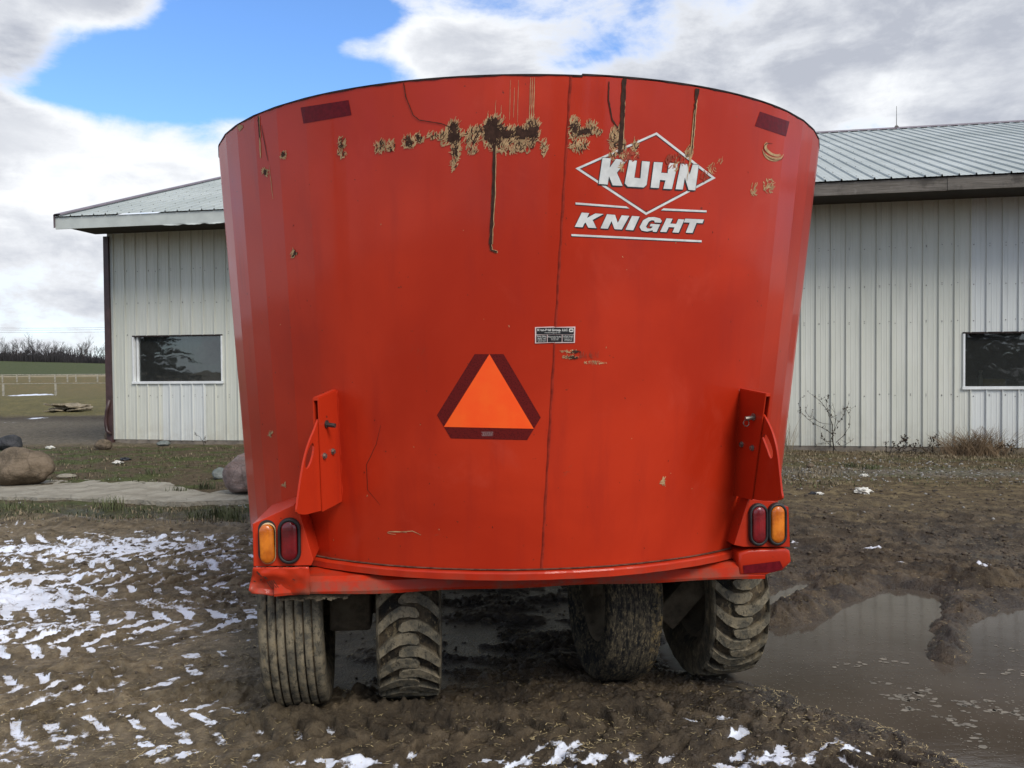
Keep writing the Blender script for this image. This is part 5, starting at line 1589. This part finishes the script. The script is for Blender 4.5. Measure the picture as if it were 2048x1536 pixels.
# concrete slabs, broken pieces
def slab(pts, label, z, th=.08, seed=1):
    P = [gpt(x, y, z) for x, y in pts]
    P = [Vector(p) for p in P]
    dense = []
    r3 = random.Random(seed)
    for i in range(len(P)):
        a, b = P[i], P[(i + 1) % len(P)]
        m_ = max(2, int((b - a).length / .12))
        for k in range(m_): dense.append(a.lerp(b, k / m_) + Vector((r3.uniform(-.015, .015), r3.uniform(-.03, .03), 0)))
    bm = bmesh.new(); vs_ = prism_bm(bm, dense, (0, 0, 1), -th, 0)
    bm.normal_update(); bmesh.ops.triangulate(bm, faces=[f for f in bm.faces if len(f.verts) > 4])
    o = obj('concrete_slab', bm, M_SLAB, label=label, cat='concrete slab')
    return o
slab([(-90, 992), (-90, 972), (20, 966), (70, 960), (180, 958), (300, 959), (338, 964), (352, 972), (420, 986), (330, 1001), (250, 1000), (150, 997), (60, 994)], 'long pale concrete slab in the grass beside the tan boulder', .062, .2, 3)
slab([(310, 1003), (400, 990), (440, 981), (492, 975), (560, 978), (560, 996), (430, 1001), (360, 1004)], 'smaller pale concrete slab running behind the left side of the wagon', .068, .2, 5)

# flat stone pile
pc = gpt(138, 822, .1)
pile = empty('flagstone_pile', (pc.x, pc.y, gh(pc.x, pc.y)), 0, 'low pile of broken tan flagstones at the edge of the grass by the track', 'stone pile')
r4 = random.Random(4)
for i in range(24):
    lvl = i // 8
    x = r4.uniform(-.8, .8) * (1 - lvl * .22); w_ = r4.uniform(.25, .55); th = r4.uniform(.03, .06)
    bm = bmesh.new(); n = 7
    pts = [Vector((w_ * math.cos(2 * math.pi * k / n) * r4.uniform(.7, 1), .3 * math.sin(2 * math.pi * k / n) * r4.uniform(.7, 1), 0)) for k in range(n)]
    prism_bm(bm, pts, (0, 0, 1), 0, th); bmesh.ops.bevel(bm, geom=bm.edges[:], offset=.006, segments=1, affect='EDGES')
    o = obj('flagstone', bm, M_PILE, pile); o.location = (x * .8, r4.uniform(-.3, .3), .02 + lvl * .085 + r4.uniform(0, .04)); o.rotation_euler = (r4.uniform(-.2, .2), r4.uniform(-.25, .25), r4.uniform(0, 3))

# litter
def crumple(name, px, py, s_, mt, label, seed, z=.12):
    c = gpt(px, py, z); bm = bmesh.new(); bmesh.ops.create_icosphere(bm, subdivisions=3, radius=1)
    rs3 = np.random.RandomState(seed); P = np.array([v.co[:] for v in bm.verts])
    P = P * (1 + fbm(P[:, 0] * 2 + seed, P[:, 1] * 2 + P[:, 2] * 3, 3) * .9)[:, None] * np.array([1, .6, .35]) * s_
    for v, p in zip(bm.verts, P): v.co = p
    o = obj(name, bm, mt, label=label, cat='litter'); o.location = (c.x, c.y, gh(c.x, c.y) + s_ * .25); return o
crumple('plastic_scrap', 1726, 970, .105, M_PAPER, 'crumpled cream scrap lying on the dirt right of the wagon', 3)
crumple('paper_scrap', 1638, 972, .05, M_PAPER, 'small white scrap on the dirt beside the wagon right side', 5)
crumple('plastic_bag', 1625, 972, .045, M_BAG, 'small black scrap beside the small white scrap', 6)
crumple('plastic_bag', 250, 920, .07, M_BAG, 'black scrap of plastic in the grass in front of the left barn window', 7)
crumple('paper_scrap', 236, 925, .07, M_PAPER, 'white paper scrap beside the black plastic in the grass', 8)
crumple('paper_scrap', 100, 899, .07, M_PAPER, 'little white scrap on the gravel left of the barn corner', 9)
crumple('paper_scrap', 1729, 943, .05, M_PAPER, 'thin white scrap near the barn wall above the cream scrap', 10)

# ------------------------------------------------------------------ plants
def infront(c, m_=.10):
    k = (Vector((c.x, c.y, 0)) - W0).dot(WN)
    if k < m_ and c.x > -7.6 and c.y < 30: c = Vector((c.x, c.y, c.z)) + WN * (m_ - k)
    return c
def blades(name, spots, mt, label=None, cat=None, kind=None, parent=None):
    V = []; F = []
    r5 = random.Random(len(spots))
    for (x, y, z, n, hh, sp, lean) in spots:
        for _ in range(n):
            bx, by = x + r5.gauss(0, sp), y + r5.gauss(0, sp * .6); a = r5.uniform(0, 6.28); L = hh * r5.uniform(.4, 1.15); ln = r5.uniform(.1, lean); wd = .0035 + .003 * r5.random()
            i = len(V); px, py = math.cos(a + 1.57) * wd, math.sin(a + 1.57) * wd
            mx, my = bx + math.cos(a) * L * ln * .35, by + math.sin(a) * L * ln * .35; ex, ey = bx + math.cos(a) * L * ln, by + math.sin(a) * L * ln
            V += [(bx - px, by - py, z - .01), (bx + px, by + py, z - .01), (mx + px * .7, my + py * .7, z + L * .6), (mx - px * .7, my - py * .7, z + L * .6), (ex, ey, z + L * (1 - .3 * ln)), (ex + px * .2, ey + py * .2, z + L * (1 - .3 * ln))]
            F += [(i, i + 1, i + 2, i + 3), (i + 3, i + 2, i + 5, i + 4)]
    return obj(name, mesh_np(name, V, F), mt, parent, kind=kind, label=label, cat=cat)
def spots_px(lst, z=.1):
    out = []
    for (px, py, n, hh, sp, lean) in lst:
        c = infront(gpt(px, py, z), .05); out.append((c.x, c.y, gh(c.x, c.y), n, hh, sp, lean))
    return out
r6 = random.Random(9)
gs = []
for _ in range(240):
    px = r6.uniform(-60, 495); py = r6.choice([r6.uniform(1002, 1022), r6.uniform(925, 958), r6.uniform(900, 930)]); gs.append((px, py, 10, .045, .09, 1.3))
for _ in range(120):
    px = r6.uniform(1560, 2100); py = r6.uniform(915, 965); gs.append((px, py, 8, .03, .12, 1.4))
for x, y, n, h_ in ((225, 1006, 60, .16), (200, 1000, 30, .12), (30, 1004, 40, .13), (400, 1012, 60, .12), (440, 1010, 80, .12), (470, 1014, 90, .12), (360, 975, 50, .12), (410, 968, 60, .12), (300, 945, 40, .1), (1745, 935, 60, .08), (1700, 932, 60, .08)):
    gs.append((x, y, n, h_, .06, .8))
blades('green_grass', spots_px(gs), M_OLIVE, kind='stuff')
ds = []
for _ in range(330):
    px = r6.uniform(1562, 2120); py = 903 + abs(r6.gauss(0, 14)); ds.append((px, py, 9, .045, .08, 1.5))
for _ in range(170):
    px = r6.uniform(-40, 490); py = r6.choice([r6.uniform(1000, 1026), r6.uniform(897, 950)]); ds.append((px, py, 8, .045, .10, 1.5))
for _ in range(26): ds.append((r6.uniform(1575, 1680), r6.uniform(936, 962), 16, .06, .10, 1.6))
blades('dry_grass', spots_px(ds), M_DRYG, kind='stuff')
# tall dry clump by the wall and stalks
cl = gpt(1925, 901, .13)
def clump(px, py, n, hh, sp, lean, name, label, mt, wdth=1.0):
    c = infront(gpt(px, py, .13), .22); z = gh(c.x, c.y); bm = bmesh.new(); r7 = random.Random(px)
    for _ in range(n):
        a = r7.uniform(0, 6.28); b0 = Vector((r7.gauss(0, sp), r7.gauss(0, sp * .4), 0)); L = hh * r7.uniform(.35, 1.1); ln = r7.uniform(.1, lean)
        d = Vector((math.cos(a) * ln, math.sin(a) * ln * .6, 1)).normalized(); p = [b0]
        for k in range(4): d = (d + Vector((math.cos(a) * .12 * lean, 0, -.14 * lean * k * .5))).normalized(); p.append(p[-1] + d * L / 4)
        tube_bm(bm, p, [.0032 * wdth, .003 * wdth, .0026 * wdth, .002 * wdth, .0012 * wdth], 3, False)
    o = obj(name, bm, mt, label=label, cat='dry grass clump'); o.location = (c.x, c.y, z - .01); return o
clump(1925, 900, 620, .46, .24, .95, 'dry_grass_clump', 'tall tan clump of dry grass against the barn below the right window', simple('brown_dry_grass', (.15, .10, .055), .9, 0, .4, 5))
clump(1573, 903, 22, .60, .04, .35, 'dry_grass_clump', 'thin dry stalks at the barn wall right beside the wagon', M_DRYG, 1.3)
clump(1868, 902, 50, .20, .16, 1.2, 'dry_grass_clump', 'low dry tuft left of the tall grass clump at the barn', M_DRYG)
clump(2030, 905, 60, .20, .15, 1.1, 'dry_grass_clump', 'dry tuft at the right edge beside the barn wall', M_DRYG)

def twigs(name, px, py, stems, label, cat, leaf=0, z=.13, lm=None, seed=1, out=.25):
    c = infront(gpt(px, py, z), .16); base = Vector((c.x, c.y, gh(c.x, c.y) - .02)); k = (base - EYE).y / FPX
    rt = empty(name, base, 0, label, cat); r8 = random.Random(seed); tips = []
    bm = bmesh.new()
    for (pts, r0) in stems:
        P = [Vector(((x - px) * k + 0, r8.uniform(-.05, .05), -(y - py) * k)) for x, y in pts]
        S = []
        for i in range(len(P) - 1):
            for t in (0, .33, .66): S.append(P[i].lerp(P[i + 1], t) + Vector((r8.uniform(-.008, .008), r8.uniform(-.01, .01), r8.uniform(-.008, .008))))
        S.append(P[-1]); n = len(S)
        tube_bm(bm, S, [max(.0028, 1.35 * r0 * (1 - .8 * i / n)) for i in range(n)], 5); tips += S[n // 3:]
        for i in range(2, n):
            if r8.random() < .6:
                d = Vector((r8.uniform(-1, 1), r8.uniform(-.5, .5), r8.uniform(-.1, 1))).normalized(); L = r8.uniform(.03, .13)
                q = [S[i], S[i] + d * L * .5, S[i] + d * L + Vector((0, 0, .01))]; tube_bm(bm, q, [.0028, .0024, .0018], 3); tips += q[1:]
    obj('stems', bm, M_TWIG, rt)
    if leaf:
        bm = bmesh.new()
        for _ in range(leaf):
            p = r8.choice(tips) + Vector([r8.gauss(0, .01) for _ in range(3)]); s_ = r8.uniform(.010, .026)
            R3 = Euler([r8.uniform(0, 6) for _ in range(3)]).to_matrix()
            vs_ = [bm.verts.new(p + R3 @ Vector(q)) for q in ((-s_, 0, 0), (0, -s_ * .5, .003), (s_, 0, 0), (0, s_ * .5, .003))]
            bm.faces.new(vs_)
        obj('withered_leaves', bm, lm or M_LEAF, rt, kind='stuff')
    return rt
twigs('bare_bush', 1668, 902, [([(1668, 902), (1665, 870), (1660, 845), (1655, 825), (1648, 808), (1636, 795), (1624, 786)], .007), ([(1664, 868), (1655, 858), (1640, 850), (1618, 838), (1604, 824), (1596, 803)], .004), ([(1660, 845), (1640, 842), (1616, 830), (1606, 818)], .003),
     ([(1668, 895), (1660, 872), (1668, 850), (1680, 830), (1690, 815), (1698, 802)], .005), ([(1668, 880), (1685, 868), (1696, 850), (1698, 830), (1690, 812)], .004), ([(1668, 890), (1690, 886), (1706, 876)], .003), ([(1655, 828), (1652, 800), (1654, 788)], .003), ([(1666, 878), (1645, 880), (1630, 885)], .003), ([(1664, 860), (1668, 835), (1665, 812)], .003), ([(1670, 898), (1660, 885), (1650, 878), (1640, 870)], .003)],
     'bare twiggy bush against the barn wall right of the wagon', 'bush', 150, seed=2)
twigs('dead_vine', 1778, 906, [([(1776, 904), (1784, 890), (1800, 880), (1812, 876)], .006), ([(1778, 905), (1800, 900), (1830, 896), (1860, 890), (1880, 886)], .006), ([(1782, 902), (1810, 888), (1840, 890), (1852, 902)], .005), ([(1800, 905), (1850, 902), (1900, 895)], .005), ([(1860, 902), (1866, 880), (1868, 872)], .004), ([(1776, 904), (1772, 890), (1774, 880)], .004), ([(1800, 900), (1806, 880), (1812, 872)], .003)],
     'tangled dark dead vine along the barn foundation left of the tall grass clump', 'dead vine', 340, seed=3)
twigs('dead_vine', 1985, 903, [([(1960, 900), (1980, 882), (2000, 880), (2012, 888), (2013, 902)], .006), ([(1950, 900), (1970, 890), (1990, 885)], .005), ([(1970, 902), (2000, 892), (2010, 900)], .005)],
     'dark dead vine arching right of the tall grass clump', 'dead vine', 170, seed=4)
twigs('bare_bush', 408, 893, [([(408, 893), (404, 880), (398, 872), (388, 868)], .004), ([(408, 893), (411, 880), (410, 872)], .003)], 'tiny bare sprig against the barn under the left window', 'plant', 14, seed=5)

# ------------------------------------------------------------------ far background
def tree_mesh(seed, hgt, spread=.55, dens=5):
    rt = random.Random(seed); segs = []
    def grow(p, d, L, r, lev):
        n = 3; P = [p]; dd = d.copy()
        for i in range(n):
            dd = (dd + Vector((rt.gauss(0, .13), rt.gauss(0, .13), rt.gauss(.03, .08)))).normalized(); P.append(P[-1] + dd * L / n)
        segs.append((P, r, r * .6, lev))
        if lev >= dens: return
        nb = rt.choice([2, 3, 3]) if lev > 0 else rt.choice([4, 5, 6])
        for k in range(nb):
            t = rt.uniform(.35, 1.0) if k else 1.0
            i = min(int(t * n), n - 1); q = P[i].lerp(P[i + 1], t * n - i)
            a = rt.uniform(0, 6.28); s_ = spread * rt.uniform(.6, 1.3)
            nd = (dd + Vector((math.cos(a), math.sin(a), 0)) * s_ + Vector((0, 0, .15))).normalized()
            grow(q, nd, L * rt.uniform(.58, .8), r * .58, lev + 1)
    grow(Vector((0, 0, -.3)), Vector((0, 0, 1)), hgt * .36, hgt * .020, 0)
    V = []; F = []
    for P, r0, r1, lev in segs:
        k = 4 if lev < 2 else 3; i0 = len(V)
        for j, p in enumerate(P):
            r = max(.016, r0 + (r1 - r0) * j / (len(P) - 1))
            for q in range(k):
                a = 2 * math.pi * q / k; V.append((p.x + r * math.cos(a), p.y + r * math.sin(a), p.z))
        for j in range(len(P) - 1):
            for q in range(k): F.append((i0 + j * k + q, i0 + j * k + (q + 1) % k, i0 + (j + 1) * k + (q + 1) % k, i0 + (j + 1) * k + q))
    me = mesh_np('bare_tree', V, F); me.materials.append(M_BARK); return me
tm = [tree_mesh(s_, 10, .5 + .12 * (s_ % 3), 5) for s_ in range(5)]
DT = 300.0
kinds = ['broad', 'narrow upright', 'forked', 'twiggy', 'leaning']
r9 = random.Random(12)
tx_ = np.linspace(-70, 262, 34)
for i, px in enumerate(tx_):
    d = ray(px + r9.uniform(-3, 3), 740); Y = DT + r9.uniform(-8, 14); X = d.x / d.y * Y
    s_ = r9.uniform(.72, 1.05)
    if 70 < px < 100: s_ *= 1.1
    v_ = i % 5
    o = bpy.data.objects.new('bare_tree', tm[v_]); COL.objects.link(o)
    o.location = (X, Y, gh(X, Y) - .2); o.scale = (s_ * .85, s_ * .85, s_); o.rotation_euler = (0, 0, r9.uniform(0, 6.28))
    tag(o, None, 'bare grey tree in the distant row beyond the green field left of the barn', 'tree', 'bare trees along the far edge of the field')
# undergrowth: dense twig mass with ragged top
V = []; F = []
rs4 = np.random.RandomState(8)
for _ in range(9000):
    px = rs4.uniform(-90, 300); Y = DT + rs4.uniform(-10, 16); d = ray(px, 740); X = d.x / d.y * Y
    top = 3.0 + 3.4 * float(pn(np.array([X * .16]), np.array([.3]))[0]) + 2.4 * float(pn(np.array([X * .6]), np.array([4.3]))[0])
    L = max(.8, top * rs4.uniform(.45, 1.15)); z = 0; i = len(V); lx = rs4.normal(0, .35); wd = rs4.uniform(.03, .09)
    V += [(X - wd, Y, z), (X + wd, Y, z), (X + lx + wd * .3, Y + rs4.uniform(-.3, .3), z + L), (X + lx - wd * .3, Y, z + L)]; F.append((i, i + 1, i + 2, i + 3))
V = np.array(V); hh = ghv(V[::4, 0], V[::4, 1]) - .3; V[:, 2] += np.repeat(hh, 4)
obj('distant_undergrowth', mesh_np('distant_undergrowth', V, F), M_THICK, kind='stuff')
# fences
def post(parent, px, Y, h_, w_, lean=0):
    d = ray(px, 760); X = d.x / d.y * Y; z = gh(X, Y)
    bm = bmesh.new(); box_bm(bm, (0, 0, h_ / 2), (w_, w_, h_), Euler((0, lean, 0)).to_matrix(), .008)
    o = obj('post', bm, M_FPOST, parent); o.location = (X - parent.location.x, Y - parent.location.y, z - parent.location.z); return Vector((X, Y, z))
def rail(parent, a, b, th):
    bm = bmesh.new(); L = Vector(parent.location); tube_bm(bm, [a - L, b - L], th, 4); obj('rail', bm, M_FPOST, parent)
f1 = empty('pasture_fence', (-33, 58, 0), 0, 'nearer pale post and rail fence across the brown pasture', 'fence')
pp = [post(f1, px, 58, .86, .11) for px in (-100, 6, 111, 216, 320)]
for a, b in zip(pp[:-1], pp[1:]): rail(f1, a + Vector((0, 0, .82)), b + Vector((0, 0, .82)), .022)
f2 = empty('pasture_fence', (-50, 92, 0), 0, 'farther pale rail fence with short posts below the green field', 'fence')
pp = [post(f2, px, 92, .82, .12) for px in (-60, -20, 5, 34, 59, 110, 135, 152, 195, 232, 270)]
for a, b in zip(pp[:-1], pp[1:]): rail(f2, a + Vector((0, 0, .80)), b + Vector((0, 0, .80)), .045)
# overhead wires between two poles out of view / behind the barn
pl_ = []
for px, nm in ((-190, 'wooden utility pole left of the field'), (330, 'wooden utility pole hidden behind the barn')):
    Y = 170; d = ray(px, 760); X = d.x / d.y * Y; z = gh(X, Y); bm = bmesh.new(); tube_bm(bm, [(0, 0, 0), (0, 0, 9.6)], [.16, .11], 8); box_bm(bm, (0, 0, 8.9), (.12, 2.4, .12))
    o = obj('utility_pole', bm, M_BARK, label=nm, cat='utility pole'); o.location = (X, Y, z); pl_.append((X, Y, z))
for k, (off, zz) in enumerate(((-1.1, 9.05), (0, 9.7), (1.1, 9.05))):
    a, b = pl_; bm = bmesh.new(); pts = []
    for i in range(25):
        t = i / 24; pts.append((a[0] + (b[0] - a[0]) * t, a[1] + off, a[2] + (b[2] - a[2]) * t + zz - 1.0 * 4 * t * (1 - t) * .6 - .2 * k))
    tube_bm(bm, pts, .02, 4); obj('overhead_wire', bm, M_WIRE, label='thin overhead wire, %s of the three over the distant trees' % ('lowest', 'topmost', 'middle')[k], cat='wire', group='overhead wires')
# a spruce behind the viewer that shows only as a reflection in the left window
def spruce(loc, hgt, seed):
    rt = random.Random(seed); V = []; F = []
    sp = empty('spruce_tree', loc, 0, 'dark spruce mirrored in the left barn window glass', 'tree')
    bm = bmesh.new(); tube_bm(bm, [(0, 0, -.2), (0, 0, hgt)], [.22, .03], 8); obj('trunk', bm, M_BARK, sp)
    for k in range(330):
        z = .3 + (hgt - .4) * rt.random() ** 1.2; L = (1 - z / hgt) * hgt * .36 * rt.uniform(.5, 1.15) + .2; a = rt.uniform(0, 6.28); dr = rt.uniform(-.35, .1)
        for j in range(26):
            t = rt.random() ** .8; x, y = math.cos(a) * L * t, math.sin(a) * L * t; zz = z + L * t * dr
            s_ = .26 * (1.2 - t) + .10; i = len(V); b = rt.uniform(0, 6.28)
            V += [(x, y, zz), (x + math.cos(b) * s_, y + math.sin(b) * s_, zz - .05), (x + math.cos(b + .9) * s_, y + math.sin(b + .9) * s_, zz - .16)]; F.append((i, i + 1, i + 2))
    obj('foliage', mesh_np('foliage', V, F), M_CONIF, sp)
spruce((-33.6, -11.2, 0), 9.5, 3)
s0_ = bpy.data.objects['spruce_tree']
for (x, y, k, lb) in ((8.5, -31, 1.25, 'tall dark spruce mirrored at the left edge of the right barn window'), (13.0, -33, 1.4, 'tallest dark spruce mirrored in the middle of the right barn window'), (17.8, -31, 1.3, 'broad dark spruce mirrored toward the right side of the right barn window')):
    c = s0_.copy(); COL.objects.link(c); c.location = (x, y, 0); c.scale = (k * 1.25, k * 1.25, k); c['label'] = lb
    for ch in s0_.children:
        d_ = ch.copy(); COL.objects.link(d_); d_.parent = c
